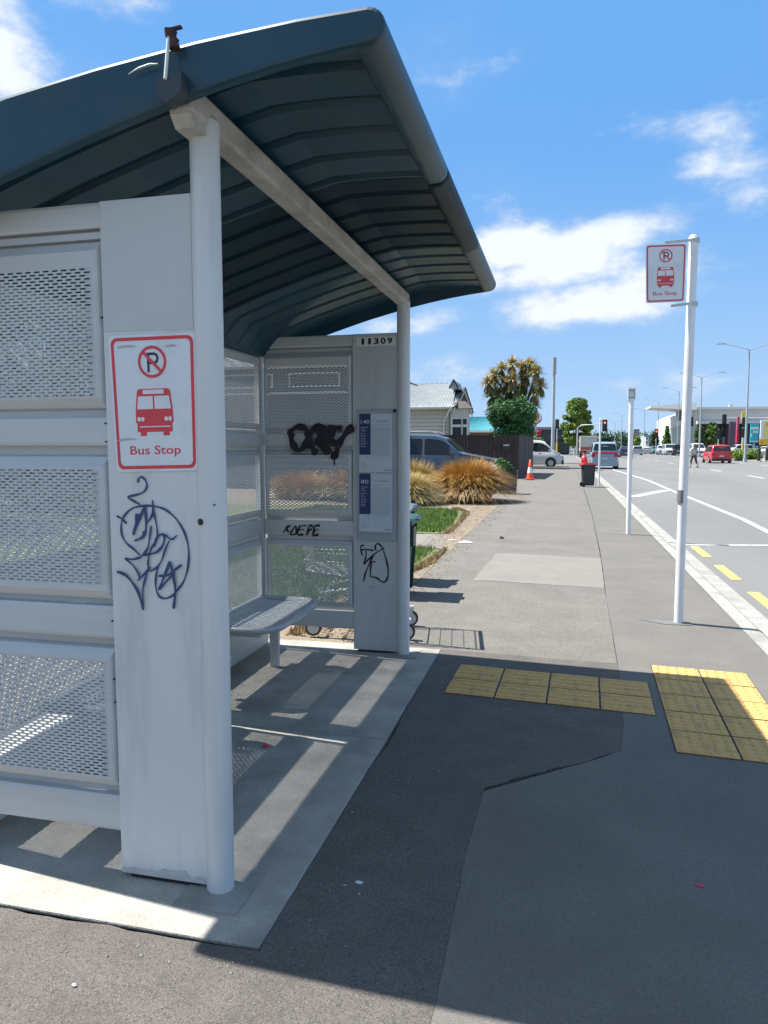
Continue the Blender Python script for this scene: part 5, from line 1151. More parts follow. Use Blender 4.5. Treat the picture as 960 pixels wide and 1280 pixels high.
# silver-blue people carrier in the kerb lane
x, y = onroad(755.5, 586.5)
v = vehicle('people_carrier', x, y+2.2, RZ, UPY, 'suv', silverb, 'silver-blue people carrier with a red stripe across its tail, in the kerb lane', 4.4, 1.92, 1.92, 'van', lower=silverb)
b = MB(); b.box(-2.23, -2.13, -.86, .86, 1.06, 1.20, bev=.02); b.build('red_stripe', mat('stripe_red', (.5, .02, .06), rough=.35), v)
# red SUV on the right
x, y = onroad(901, 579.2)
v = vehicle('red_suv', x, y+2.2, RZ, UPY+R(1), 'suv', red, 'bright red SUV driving away on the right, the only near red car', 4.6, 1.92, 1.72, lower=red)
b = MB(); b.box(-2.37, -2.2, -.82, .82, .24, .46, bev=.03); b.build('lower_bumper', plast, v)
# the rest of the traffic: (px centre, py base, kind, paint, L, W, H, heading, name, label, cat)
traffic = [
 (781.5, 571.5, 'hatch', dkb, 4.3, 1.8, 1.55, 90, 'hatchback', 'dark blue hatchback ahead of the people carrier', 'car'),
 (795.5, 568.6, 'suv', sil, 4.4, 1.8, 1.65, 90, 'silver_suv', 'pale silver SUV seen between the marker pole and the white hatchback', 'car'),
 (804.5, 567.2, 'hatch', white, 4.2, 1.8, 1.6, 100, 'hatchback', 'white hatchback just left of the small red car in the far queue', 'car'),
 (811.5, 567.0, 'hatch', red, 4.0, 1.75, 1.5, 270, 'hatchback', 'small red car in the far queue, between white and teal cars', 'car'),
 (819, 567.6, 'hatch', grn, 4.2, 1.75, 1.6, 270, 'hatchback', 'teal-green car in the far queue', 'car'),
 (827, 568.2, 'suv', sil, 4.5, 1.8, 1.75, 268, 'grey_suv', 'grey SUV in the far queue between the teal car and the silver van', 'car'),
 (835.5, 568.8, 'van', sil, 4.6, 1.85, 1.95, 272, 'silver_van', 'silver van at the head of the far queue', 'van'),
 (848.5, 569.3, 'pickup', blackp, 5.2, 1.9, 1.9, 80, 'pickup_truck', 'dark pickup truck beside the silver van, left of the bus stop pole', 'pickup'),
 (871, 571.0, 'van', white, 4.7, 1.9, 2.0, 268, 'white_van', 'white van behind the walking person and the red SUV', 'van'),
 (717.5, 566.2, 'suv', white, 4.4, 1.8, 1.65, 180, 'white_suv', 'white SUV crossing the junction at the end of the footpath', 'car'),
 (702.5, 566.0, 'hatch', lbl, 4.2, 1.75, 1.5, 180, 'hatchback', 'pale blue car half hidden behind the white van nose, at the junction', 'car'),
 (788.5, 566.8, 'hatch', white, 4.2, 1.8, 1.5, 90, 'hatchback', 'white hatchback glimpsed left of the silver SUV, beyond the dark blue one', 'car'),
 (823, 566.6, 'suv', dkb, 4.6, 1.8, 1.8, 270, 'dark_suv', 'dark SUV peeping between the teal car and the grey SUV', 'car'),
 (841.5, 567.2, 'suv', sil, 4.6, 1.85, 2.0, 270, 'silver_suv', 'silver SUV partly behind the silver van and the pickup', 'car'),
 (925, 567.5, 'van', white, 4.6, 1.85, 1.9, 200, 'white_van', 'white people mover parked right of the red SUV, behind the hedge', 'van'),
 (942.5, 567.2, 'hatch', mid, 4.2, 1.8, 1.6, 240, 'hatchback', 'blue car parked behind the hedge, right of the street lamp', 'car'),
 (956, 567.8, 'hatch', white, 4.2, 1.8, 1.5, 250, 'hatchback', 'white car parked at the right edge of the picture behind bollards', 'car'),
]
for (px, py, kind, c, Lg, W_, H, hd_, nm, lab, cat) in traffic:
    x, y = onroad(px, py); vehicle(nm, x, y, RZ if x > 1.9 else ROADZ+.06, R(hd_), kind, c, lab, Lg, W_, H, cat)
# box truck ahead of the people carrier
x, y = onroad(734.5, 571.5); t = thing('box_truck', (x, y, RZ), 'cream box truck with red tail lamps, left of the people carrier', 'truck', rz=UPY)
cream = mat('truck_cream', (.50, .48, .42), (.44, .42, .37), 2, .5)
b = MB(); b.box(-3.4, 1.8, -1.15, 1.15, .95, 3.0, bev=.05); b.build('cargo_box', cream, t)
b = MB(); b.box(1.9, 3.4, -1.05, 1.05, .5, 2.3, bev=.15); b.build('cab', cream, t)
b = MB(); b.box(-3.35, 3.0, -.5, .5, .5, .9); b.build('chassis', plast, t)
for s in (-1, 1):
    b = MB(); b.box(-3.46, -3.38, min(s*.7, s*1.1), max(s*.7, s*1.1), .7, .95); b.build('tail_lamp', tailr, t)
    for xx in (-2.2, 2.5):
        b = MB(); b.cyl((xx, s*.85, .45), (xx, s*1.12, .45), .45, n=16); b.build('wheel', tyrem, t)
b = MB(); b.box(-3.43, -3.39, -1.05, 1.05, 1.05, 1.5); b.build('tail_board', mat('truck_red', (.45, .06, .05), rough=.5), t)

# ================================================================ PERSON crossing the road
def skin(name, joints, edges, m, parent, sub=2):
    me = bpy.data.meshes.new(name); me.from_pydata([j[:3] for j in joints], edges, []); o = bpy.data.objects.new(name, me); col.objects.link(o)
    o.modifiers.new('s', 'SKIN'); sv = me.skin_vertices[0].data
    for i, j in enumerate(joints): r_ = j[3]; sv[i].radius = (r_, j[4] if len(j) > 4 else r_); sv[i].use_root = (i == 0)
    if sub: mm = o.modifiers.new('u', 'SUBSURF'); mm.levels = sub; mm.render_levels = sub
    dg = bpy.context.evaluated_depsgraph_get(); ne = bpy.data.meshes.new_from_object(o.evaluated_get(dg)); bpy.data.objects.remove(o)
    ne.materials.clear(); ne.materials.append(m); r_ = bpy.data.objects.new(name, ne); col.objects.link(r_); r_.parent = parent
    for p in ne.polygons: p.use_smooth = True
    return r_
x, y = onroad(867, 584.5); t = thing('person', (x, y, RZ), 'person in light grey T-shirt and dark trousers walking on the road by the red SUV', 'person', rz=R(12))
skinm = mat('skin', (.26, .15, .10), rough=.6); shirt = mat('grey_shirt', (.50, .50, .49), (.44, .44, .43), 8, .9); trou = mat('dark_trousers', (.05, .055, .045), (.08, .085, .07), 8, .9); hairm = mat('dark_hair', (.03, .022, .016), rough=.8); shoe = mat('dark_shoes', (.03, .03, .035), rough=.6)
J = [(0, 0, .95, .13, .10), (0, 0, 1.15, .13, .10), (0, 0, 1.38, .15, .10), (0, .01, 1.50, .055, .055), (0, .03, 1.60, .075, .09), (0, .035, 1.70, .075, .085),
     (-.19, 0, 1.42, .055), (-.24, .06, 1.14, .042), (-.17, .25, 1.04, .032), (-.14, .31, 1.05, .03), (.19, 0, 1.42, .055), (.25, -.02, 1.14, .042), (.20, .20, 1.02, .032), (.17, .27, 1.03, .03),
     (-.10, 0, .90, .09), (-.16, .14, .50, .062), (-.20, .02, .11, .042), (-.20, .12, .05, .038), (.10, 0, .90, .09), (.15, -.02, .49, .062), (.22, -.26, .14, .042), (.22, -.17, .05, .038)]
E_ = [(0, 1), (1, 2), (2, 3), (3, 4), (4, 5), (2, 6), (6, 7), (7, 8), (8, 9), (2, 10), (10, 11), (11, 12), (12, 13), (0, 14), (14, 15), (15, 16), (16, 17), (0, 18), (18, 19), (19, 20), (20, 21)]
skin('body', J, E_, skinm, t)
skin('shirt', [(0, 0, .90, .165, .125), (0, 0, 1.15, .155, .12), (0, 0, 1.40, .165, .115), (-.19, 0, 1.41, .08), (-.235, .04, 1.20, .068), (.19, 0, 1.41, .08), (.245, -.01, 1.20, .068)], [(0, 1), (1, 2), (2, 3), (3, 4), (2, 5), (5, 6)], shirt, t, 2)
skin('trousers', [(0, 0, .93, .155, .12), (-.10, .01, .85, .105), (-.155, .12, .52, .085), (-.18, .06, .28, .075), (.10, 0, .85, .105), (.15, -.02, .50, .085), (.19, -.15, .30, .075)], [(0, 1), (1, 2), (2, 3), (0, 4), (4, 5), (5, 6)], trou, t, 2)
skin('hair', [(0, .02, 1.70, .085, .095), (0, .01, 1.745, .07, .075)], [(0, 1)], hairm, t, 2)
for sx, sy in ((-.20, .06), (.22, -.22)):
    b = MB(); b.box(sx-.05, sx+.05, sy-.06, sy+.19, .0, .09, bev=.03); b.build('shoe', shoe, t)
b = MB(); b.cyl((-.18, .02, 1.66), (-.18+.01, .03, 1.66), .001, n=5); 
for s in (-1, 1):
    b = MB(); b.lathe((s*.085, .03, 1.60), [(.001, -.03), (.014, 0), (.001, .03)], 8); b.build('ear', skinm, t)
    b = MB(); b.lathe((s*.03, .115, 1.615), [(.001, -.008), (.01, 0), (.001, .008)], 6); b.build('eye', hairm, t)
b = MB(); b.lathe((0, .125, 1.585), [(.001, -.02), (.013, -.008), (.004, .025)], 6); b.build('nose', skinm, t)
b = MB(); b.lathe((.02, .30, 1.02), [(.001, -.05), (.05, -.03), (.05, .04), (.001, .06)], 8); b.build('held_bundle', mat('pale_bundle', (.4, .4, .38), rough=.8), t)

# ================================================================ STREET LAMPS, SIGNALS, SIGNS
lampm = mat('lamp_pole_grey', (.30, .34, .36), (.36, .40, .42), 3, .5)
def street_lamp(px_top, py_top, y, label, group, H=12.0, single=0):
    q = at(px_top, py_top, y); t = thing('street_lamp', (q.x, y, RZ), label, 'street lamp', group); H = q.z-RZ
    b = MB(); b.cyl((0, 0, 0), (0, 0, H), .13, .065, n=10); b.cyl((0, 0, 0), (0, 0, .4), .2, n=10); b.build('pole', lampm, t)
    for s in ((-1, 1) if not single else (single,)):
        b = MB(); b.tube([(0, 0, H-.02), (s*1.2, 0, H+.38), (s*2.3, 0, H+.62)], [.05, .04, .035], 7); b.build('arm', lampm, t)
        b = MB(); b.box(min(s*2.2, s*3.1), max(s*2.2, s*3.1), -.13, .13, H+.60, H+.70, bev=.03); b.build('lamp_head', lampm, t)
    return t
LG = 'double-armed street lamps along the median'
street_lamp(937, 437, 81, 'nearest double-armed street lamp, tall in front of the right-hand signs', LG)
street_lamp(877.5, 471.5, 115, 'second double-armed street lamp, rising behind the red SUV', LG)
street_lamp(849, 489, 148, 'third double-armed street lamp, just left of the bus stop pole', LG)
street_lamp(823.5, 502.5, 184, 'fourth double-armed street lamp, beside the cantilevered canopy', LG)
street_lamp(806, 513, 226, 'fifth double-armed street lamp, small against the sky', LG)
street_lamp(777.5, 518.5, 250, 'sixth double-armed street lamp, left of the marker pole', LG)
street_lamp(769, 528, 300, 'farthest double-armed street lamp by the tree line', LG)
# mobile phone mast
q = at(693, 447, 110); t = thing('phone_mast', (q.x, 110, ROADZ+.06), 'grey monopole mast with a cylindrical antenna, left of the big street tree', 'mast')
H = q.z+.1; b = MB(); b.cyl((0, 0, 0), (0, 0, H*.80), .26, .20, n=12); b.build('pole', lampm, t)
b = MB(); b.cyl((0, 0, H*.80), (0, 0, H*.83), .15, n=10); b.cyl((0, 0, H*.83), (0, 0, H), .30, n=14); b.build('antenna', mat('antenna_grey', (.28, .31, .32), rough=.5), t)
# traffic signals
sigb = mat('signal_black', (.015, .015, .017), rough=.6); sigpole = mat('signal_pole', (.40, .42, .43), rough=.5); redon = mat('red_light_on', (.5, .02, .02), emit=(1, .08, .05, 2.2)); lens_off = mat('lens_off', (.03, .02, .02), rough=.3); yelb = mat('pole_yellow_base', (.65, .42, .03), rough=.5)
def signal(px, py_head, y, label, lit=False, facing=-1, arm=None, base=True, z0=RZ, s=1.0, yb=False):
    q = at(px, py_head, y); t = thing('traffic_signal', (q.x, y, z0), label, 'traffic light'); zc = q.z-z0
    if base:
        b = MB(); b.cyl((0, .12, 0), (0, .12, zc+.8*s), .08, n=10); b.build('pole', sigpole, t)
        if yb: b = MB(); b.cyl((0, .12, 0), (0, .12, 2.0), .13, n=10); b.build('yellow_base', yelb, t)
    if arm: 
        b = MB(); b.tube([(arm, .12, 0), (arm, .12, zc-.3), (arm*.85, .12, zc+.1), (0, .12, zc+.25)], [.11, .1, .08, .05], 8); b.build('mast_arm', sigpole, t)
    b = MB(); b.box(-.3*s, .3*s, -.02, .03, zc-.72*s, zc+.72*s, bev=.05); b.build('backing_board', sigb, t)
    b = MB(); b.box(-.17*s, .17*s, -.16, -.02, zc-.55*s, zc+.55*s, bev=.03); hb = b.build('signal_head', sigb, t)
    for i, dz in enumerate((.34, 0, -.34)):
        b = MB(); b.cyl((0, -.17, zc+dz*s), (0, -.185, zc+dz*s), .12*s, n=14); b.build('red_light' if i == 0 else 'light', redon if (lit and i == 0) else lens_off, hb)
signal(713, 549, 128, 'traffic light left of the blue board at the junction, showing red', True, z0=ROADZ+.06, s=1.1)
signal(725, 547.5, 128, 'traffic light right of the blue board at the junction, showing red', True, z0=ROADZ+.06, s=1.1)
signal(696.5, 530, 118, 'dark traffic light on a tall pole beside the phone mast', False, z0=ROADZ+.06, s=1.0, yb=True)
signal(756, 532, 118, 'overhead red traffic light hanging above the people carrier', True, arm=-4.0, base=False, s=1.25)
signal(820.5, 542, 150, 'small red traffic light in front of the far grey tower', True, s=1.2)
signal(864, 527, 132, 'dark traffic light on the mast arm right beside the bus stop pole', False, arm=-1.0, base=False, s=1.1)
signal(905.5, 524, 130, 'dark traffic light in the middle of the long mast arm', False, arm=7.6, base=False, s=1.1)
signal(930.5, 528, 126, 'dark traffic light against the yellow sign', False, s=1.1)
signal(898.5, 543, 128, 'dark pedestrian signal on a yellow-based pole behind the red SUV', False, s=1.0, yb=True)
signal(929, 541, 122, 'lower dark traffic light between the red totem and the street lamp', False, s=1.0, yb=True)
# curved lamp near the tree
q = at(726, 545, 135); t = thing('curved_lamp', (q.x, 135, ROADZ+.06), 'slender curved-arm lamp in front of the street tree', 'street lamp')
b = MB(); q2 = at(736, 535, 135); h1 = q2.z; b.tube([(0, 0, 0), (0, 0, h1-.9), (.25, 0, h1-.35), (.8, 0, h1-.05), (q2.x-q.x, 0, h1)], .06, 8); b.build('pole', sigpole, t)
def board(name, px0, px1, py0, py1, y, m, label, cat='sign', th=.3, posts=True, extra=None):
    a, c_ = at(px0, py1, y), at(px1, py0, y); t = thing(name, ((a.x+c_.x)/2, y, RZ), label, cat)
    b = MB(); b.box(a.x, c_.x, y, y+th, a.z, c_.z, bev=.04); p = b.build('panel', m, t, world=True)
    if posts: 
        b = MB(); b.cyl((0, th/2, 0), (0, th/2, a.z-RZ), .12, n=8); b.build('post', sigpole, t)
    f = lambda u, v, h=0: Vector((a.x+(c_.x-a.x)*u, y-.012*(h+1), a.z+(c_.z-a.z)*v))
    if extra:
        for (nm, mm, fn) in extra: b = MB(); fn(b, f); b.build(nm, mm, t, world=True)
    return t
def rect(*rs):
    def g(b, f):
        for (u0, u1, v0, v1) in rs: b.add([f(u0, v0), f(u1, v0), f(u1, v1), f(u0, v1)], [(0, 1, 2, 3)])
    return g
whs = mat('sign_white_far', (.72, .73, .72), rough=.5); cyan = mat('sign_cyan', (.02, .42, .52), rough=.5); yelw = mat('sign_pale_yellow', (.72, .60, .22), rough=.5); ora = mat('sign_orange', (.72, .36, .02), rough=.5); rdk = mat('totem_red', (.45, .02, .05), rough=.5); yel = mat('sign_yellow', (.75, .52, .02), rough=.5); bluem = mat('sign_blue', (.03, .17, .36), rough=.5); bkred = mat('fastfood_red', (.55, .02, .03), rough=.5); bkor = mat('fastfood_orange', (.75, .36, .05), rough=.5); bkbl = mat('fastfood_blue', (.02, .06, .22), rough=.5)
board('cyan_sign', 937.5, 949, 530, 553.5, 128, cyan, 'cyan shop sign with white lettering bands right of the nearest street lamp', extra=[('lettering', whs, rect((.03, .97, .72, .84), (.3, .45, .52, .66), (.5, .62, .52, .64), (.66, .78, .52, .66), (.82, .92, .52, .64), (.03, .22, .30, .5), (.03, .97, .06, .10)))])
board('cream_sign', 950, 972, 525, 549, 124, whs, 'large pale board with a yellow panel at the right edge', extra=[('yellow_panel', yelw, rect((.18, 1, .03, .95))), ('lettering', ora, lambda b, f: put_text(b, 'ART', lambda u, v, h: f(u, v, 1), .26, .9, .66, .88, 0, bold=.03))])
board('orange_sign', 949.5, 972, 549.5, 556.5, 125.5, ora, 'orange board under the large pale sign', extra=[('yellow_panel', yel, rect((.2, .4, .1, .9), (.6, .9, .2, .8)))])
board('red_totem', 920.5, 924.5, 521, 554, 130, rdk, 'tall narrow red totem sign', 'sign', .8, False, extra=[('white_edge', whs, rect((-.25, -.02, .5, .95)))])
q = board('yellow_sign', 927, 932, 514.5, 526, 133, yel, 'rounded yellow sign standing high beside the red totem')
board('blue_board', 714.5, 721.5, 549, 556.5, 130, bluem, 'small blue board at the junction below the street tree', extra=[('lettering', whs, rect((.45, .8, .35, .7)))])
board('skyline_sign', 792, 799.5, 536.5, 544.5, 420, mat('dusky_sign', (.14, .12, .14), rough=.7), 'dark billboard high on the far skyline right of the marker pole', extra=[('lettering', mat('dusky_light', (.30, .22, .22), rough=.7), rect((.1, .9, .55, .7), (.1, .9, .25, .38)))])
# fast-food restaurant with round sign
Yb = 138; a, c_ = at(640, 535, Yb), at(712, 535, Yb); zt = at(690, 533.5, Yb).z; g0 = ROADZ+.06
t = thing('fast_food_restaurant', ((a.x+c_.x)/2, Yb+5, g0), 'low dark restaurant building with red fascia panels at the junction', 'building')
dkw = mat('charcoal_cladding', (.045, .047, .052), (.06, .06, .065), 1, .6)
b = MB(); b.box(a.x, c_.x, Yb, Yb+14, g0, zt-.5); wl = b.build('wall', dkw, t, world=True)
b = MB(); b.box(a.x-.3, c_.x+.3, Yb-.3, Yb+14.3, zt-.5, zt, bev=.05); b.build('roof', mat('grey_roof', (.22, .24, .26), rough=.6), t, world=True)
b = MB(); b.box(at(686, 550, Yb).x, c_.x+3.4, Yb-2.4, Yb, at(700, 546.5, Yb).z-.35, at(700, 546.5, Yb).z+.2, bev=.05); b.build('canopy', dkw, t, world=True)
for k in range(7):
    xx = at(684+4.3*k, 555, Yb).x; b = MB(); b.box(xx, xx+.5, Yb-.06, Yb-.01, g0+.3, g0+2.3); b.build('window', darkw, wl, world=True)
for (p0_, p1_, q0_, q1_) in ((668, 677, 536.5, 541), (664, 676, 541.8, 544.5)):
    e0, e1 = at(p0_, q1_, Yb-.4), at(p1_, q0_, Yb-.4); b = MB(); b.box(e0.x, e1.x, Yb-.42, Yb-.3, e0.z, e1.z); sgp = b.build('sign_panel', bkred, t, world=True)
    b = MB(); b.box(e0.x+.3, e1.x-.5, Yb-.45, Yb-.43, e0.z*.6+e1.z*.4, e0.z*.4+e1.z*.6); b.build('lettering', whs, sgp, world=True)
# its round pole sign: bun halves, red word, blue swoosh
Yr = 120; c0 = at(669.5, 522.5, Yr); rad = (at(677.5, 522.5, Yr).x-c0.x)
t = thing('round_restaurant_sign', (c0.x, Yr, g0), 'round fast food sign with orange buns and red lettering behind the cabbage tree', 'sign')
b = MB(); b.cyl((c0.x, Yr, c0.z), (c0.x, Yr+.4, c0.z), rad, n=36, smooth=False); b.build('disc', whs, t, world=True)
b = MB(); b.cyl((c0.x, Yr+.3, g0), (c0.x, Yr+.3, c0.z-rad), .18, n=10); b.build('post', sigpole, t, world=True)
def dpt(x, z, h): return Vector((c0.x+x*rad, Yr-.012*h, c0.z+z*rad))
for (s, z_) in ((1, .34), (-1, -.36)):
    b = MB(); pts = [(.72*math.cos(math.pi*k/12)-.02, z_+s*.38*math.sin(math.pi*k/12)) for k in range(13)]; b.add([dpt(x_, q_, 1) for x_, q_ in pts], [tuple(range(13))]); b.build('bun', bkor, t, world=True)
b = MB(); put_text(b, 'BURGER', lambda u, v, h: dpt(u, v, 2), -.66, .62, .0, .30, 0, bold=.04); put_text(b, 'KING', lambda u, v, h: dpt(u, v, 2), -.5, .5, -.36, -.04, 0, bold=.04); b.build('lettering', bkred, t, world=True)
b = MB(); ou = [(.97*math.cos(a_), .97*math.sin(a_)) for a_ in [R(-150+14*k) for k in range(14)]]; iu = [(.97*math.cos(a_)-.0-.16*math.sin(math.pi*k/13)*math.cos(a_), .97*math.sin(a_)-.16*math.sin(math.pi*k/13)*math.sin(a_)) for k, a_ in enumerate([R(-150+14*k) for k in range(14)])]
b.add([dpt(x_, z_, 1.5) for x_, z_ in ou]+[dpt(x_, z_, 1.5) for x_, z_ in iu], [(k, k+1, 15+k, 14+k) for k in range(13)]); b.build('swoosh', bkbl, t, world=True)

# ================================================================ BIG BUILDINGS ON THE RIGHT
Yg = 170; g = mat('grey_cladding', (.33, .34, .335), (.37, .38, .375), .15, .7); g2_ = mat('pale_cladding', (.52, .53, .50), (.58, .58, .55), .2, .6); gg = mat('green_glass', (.16, .22, .20), (.24, .30, .27), .5, .15, spec=.8)
def bxp(px0, px1, py_top, y, depth, z0=RZ): a, c_ = at(px0, py_top, y), at(px1, py_top, y); return (a.x, c_.x, y, y+depth, z0, at((px0+px1)/2, py_top, y).z)
t = thing('shopping_centre', (at(900, 550, Yg).x, Yg, RZ), 'large flat-roofed grey shopping centre with a glazed left corner and cantilevered canopy', 'building')
X0_, X1_, Ya, Yz, z0_, z1_ = bxp(872, 1150, 508, Yg, 60)
b = MB(); b.box(X0_, X1_, Ya, Yz, at(900, 527, Yg).z, z1_); b.build('upper_wall', g, t, world=True)
zl = at(900, 527, Yg).z
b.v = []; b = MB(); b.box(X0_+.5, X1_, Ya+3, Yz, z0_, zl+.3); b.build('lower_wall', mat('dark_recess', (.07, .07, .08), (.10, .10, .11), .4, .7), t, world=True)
b = MB(); b.box(X0_-.3, X1_, Ya-.4, Ya, z1_-.35, z1_+.1); b.build('parapet', g2_, t, world=True)
b = MB(); b.box(X0_-.3, X1_, Ya-2.5, Ya-.1, zl-.5, zl+.1); b.build('awning', g2_, t, world=True)
for k in range(9):
    xx = X0_+3+k*5.6; b = MB(); b.box(xx, xx+.5, Ya-2.2, Ya-1.7, z0_, zl-.5); b.build('column', g2_, t, world=True)
for (pa, pb, pc, pd) in ((902, 905, 533, 541), (906, 909, 533, 541), (910, 914, 533, 541)):
    e0, e1 = at(pa, pd, Ya+2.9), at(pb, pc, Ya+2.9); b = MB(); b.box(e0.x, e1.x, Ya+2.85, Ya+2.95, e0.z, e1.z); b.build('window', gg, t, world=True)
b = MB(); e0, e1 = at(903, 555, Ya+1), at(917, 546, Ya+1); b.box(e0.x, e1.x, Ya+1, Ya+3, z0_, e1.z); b.build('shopfront', mat('pale_glass', (.30, .36, .38), rough=.2), t, world=True)
# plum coloured block next to the totem
b = MB(); e0, e1 = at(911, 555, Ya-3), at(921, 527, Ya-3); b.box(e0.x, e1.x, Ya-3, Ya+3, z0_, e1.z); b.build('plum_block', mat('plum_cladding', (.10, .07, .10), rough=.7), t, world=True)
# left part: pale sloping corner with green glass
a0, a1 = at(838, 521, Yg+14), at(872, 510, Yg)
b = MB(); b.add([(a0.x, Yg+14, z0_), (a1.x, Yg, z0_), (a1.x, Yg+40, z0_), (a0.x, Yg+40, z0_), (a0.x, Yg+14, a0.z), (a1.x, Yg, a1.z), (a1.x, Yg+40, a1.z), (a0.x, Yg+40, a0.z)], [(0, 1, 5, 4), (1, 2, 6, 5), (3, 0, 4, 7), (4, 5, 6, 7), (2, 3, 7, 6)]); cb = b.build('corner_block', g2_, t, world=True)
A_ = Vector((a0.x, Yg+14, 0)); B2 = Vector((a1.x, Yg, 0)); dd = (B2-A_); nn_ = Vector((dd.y, -dd.x, 0)).normalized()
for k in range(7):
    u0, u1 = .04+.135*k, .04+.135*k+.115; p, q = A_+dd*u0+nn_*.05, A_+dd*u1+nn_*.05; zt_ = a0.z+(a1.z-a0.z)*u0-2.6
    b = MB(); b.add([(p.x, p.y, z0_+1), (q.x, q.y, z0_+1), (q.x, q.y, zt_), (p.x, p.y, zt_)], [(0, 1, 2, 3)]); pn = b.build('glazing', gg, cb, world=True)
c1, c2 = at(812, 508.5, Yg+4), at(866, 511, Yg+4)
b = MB(); b.add([(c1.x, Yg+2, c1.z-.3), (c2.x, Yg-1, c1.z-1.0), (c2.x, Yg+16, c1.z-1.0), (c1.x, Yg+12, c1.z-.3), (c1.x, Yg+2, c1.z+.1), (c2.x, Yg-1, c1.z+.5), (c2.x, Yg+16, c1.z+.5), (c1.x, Yg+12, c1.z+.1)], [(0, 3, 2, 1), (4, 5, 6, 7), (0, 1, 5, 4), (1, 2, 6, 5), (2, 3, 7, 6), (3, 0, 4, 7)]); b.build('canopy', g2_, t, world=True)
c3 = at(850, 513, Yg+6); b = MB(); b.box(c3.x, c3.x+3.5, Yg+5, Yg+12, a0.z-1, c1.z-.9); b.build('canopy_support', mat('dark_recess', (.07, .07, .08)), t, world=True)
b = MB(); e = at(913, 507, Yg); b.box(e.x, e.x+.8, Yg+1, Yg+2, z1_, z1_+.7); b.build('roof_unit', g2_, t, world=True)
# skyline bits
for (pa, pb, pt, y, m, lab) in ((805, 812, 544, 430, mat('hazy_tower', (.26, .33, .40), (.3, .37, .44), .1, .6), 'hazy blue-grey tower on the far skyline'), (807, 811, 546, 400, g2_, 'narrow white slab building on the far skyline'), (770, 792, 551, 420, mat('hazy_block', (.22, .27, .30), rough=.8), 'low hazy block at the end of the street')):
    bb = bxp(pa, pb, pt, y, 20); t = thing('distant_building', ((bb[0]+bb[1])/2, y+10, RZ), lab, 'building'); b = MB(); b.box(*bb); wl = b.build('wall', m, t, world=True)
    n = 3; 
    for k in range(n):
        zz = bb[4]+(bb[5]-bb[4])*(k+.6)/(n+.2); b = MB(); b.box(bb[0]+.3, bb[1]-.3, bb[2]-.1, bb[2]-.02, zz, zz+(bb[5]-bb[4])*.10); b.build('window_band', darkw, wl, world=True)
# trees along the street
q = at(720, 556, 125); tree('street_tree', q.x+.2, 125, at(720, 503, 125).z+.6, at(738, 530, 125).x-at(699, 530, 125).x+.6, ly_, 'big spreading yellow-green tree by the junction, left of the overhead red light', 30000, seed=6, leaf=.17, trunk=.2)
def trow(px, pyt, y, wpx, m, lab, conic=False, n=4000, seed=1, leaf=.22, group=None):
    q = at(px, 560, y); tree('street_tree', q.x, y, at(px, pyt, y).z+.2, at(px+wpx/2, 540, y).x-at(px-wpx/2, 540, y).x, m, lab, n, seed=seed, conic=conic, leaf=leaf, trunk=.08, z0=RZ, group=group)
trow(833.5, 533, 150, 15, lg, 'pointed green tree in front of the glazed corner, left of the bus stop pole', True, 6000, 7)
trow(818, 540, 165, 12, ld, 'small dark green tree beside the small red traffic light', False, 3000, 8)
trow(873, 532, 150, 14, lg, 'bright green tree directly right of the bus stop pole', False, 5000, 9)
trow(889, 528.5, 150, 19, lg, 'bushy bright green tree behind the red SUV', False, 7000, 10)
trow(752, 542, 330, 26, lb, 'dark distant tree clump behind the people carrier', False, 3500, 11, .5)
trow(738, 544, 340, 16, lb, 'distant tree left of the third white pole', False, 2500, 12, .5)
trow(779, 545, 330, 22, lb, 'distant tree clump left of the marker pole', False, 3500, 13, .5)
trow(795, 546, 300, 14, ly_, 'yellowish distant tree under the skyline billboard', False, 2500, 14, .4)
trow(672, 547.5, 100, 22, ly_, 'low yellow-green bush above the white van', False, 3500, 15, .15)
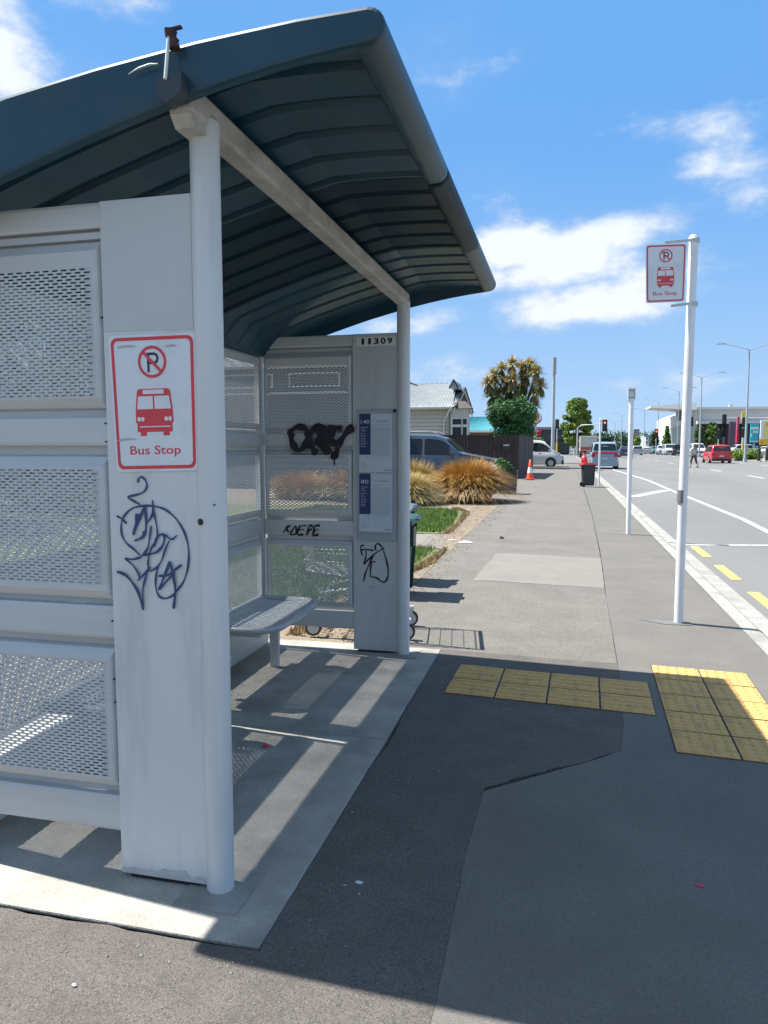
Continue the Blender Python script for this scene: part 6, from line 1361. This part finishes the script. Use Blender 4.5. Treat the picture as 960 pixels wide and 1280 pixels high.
V, FC = leaves(9000, [(at(700+5*i, 556, 460).x, 460+(i % 3)*6, 4+2*math.sin(i*1.7), 7, .7) for i in range(-2, 36)], .9, rng); tl = bulk('treeline', V, FC, lb); stuff(tag(tl, 'hazy line of far-off trees closing the street', 'trees'))
b = MB(); 
for i in range(26):
    xx = -420+i*60; b.lathe((xx, 900, -1), [(70, 0), (60, 8+6*math.sin(i*2.1)), (30, 15+7*math.sin(i*1.3)), (0, 19+8*math.sin(i*1.3))], 14)
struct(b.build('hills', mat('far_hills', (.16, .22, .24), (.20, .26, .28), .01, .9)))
# low hedge in the median with bollards
hx0, hy0 = 19.5, 80
qa = at(917, 573, 92); qb = at(949, 574, 84)
md = MB(); md.add([(qa.x-1.5, 96, ROADZ), (19.9, 60, ROADZ), (60, 60, ROADZ), (60, 96, ROADZ), (qa.x-1.5, 96, ROADZ+.13), (19.9, 60, ROADZ+.13), (60, 60, ROADZ+.13), (60, 96, ROADZ+.13)], [(4, 5, 6, 7), (0, 1, 5, 4), (3, 0, 4, 7)])
md.v = [(x_, y_ if y_ > 70 else 78.5, z_) for x_, y_, z_ in md.v]; struct(recalc(md.build('median', kerbm)))
hed = thing('low_hedge', (at(935, 570, 88).x, 88, ROADZ+.1), 'low green hedge on the median right of the red SUV', 'hedge'); cl = []
for i in range(40): px = rng.uniform(918, 949); p_ = at(px, 568, 88+rng.uniform(-2, 2)); cl.append((p_.x, p_.y, rng.uniform(.25, .75), .5, .8))
V, FC = leaves(9000, cl, .11, rng); bulk('foliage', V, FC, ly_, hed, True)
for k, (px, lab) in enumerate(((948.5, 'dark bollard at the right end of the low hedge'), (958.5, 'dark bollard at the right edge of the picture'))):
    p_ = at(px, 575, 82); t = thing('bollard', (p_.x, 82, ROADZ+.1), lab, 'bollard', 'bollards on the median'); b = MB(); b.cyl((0, 0, 0), (0, 0, 1.25), .16, n=12); b.build('post', plast, t); b = MB(); b.lathe((0, 0, 1.25), [(.17, -.05), (.17, .02), (.1, .07), (0, .09)], 12); b.build('cap', plast, t)
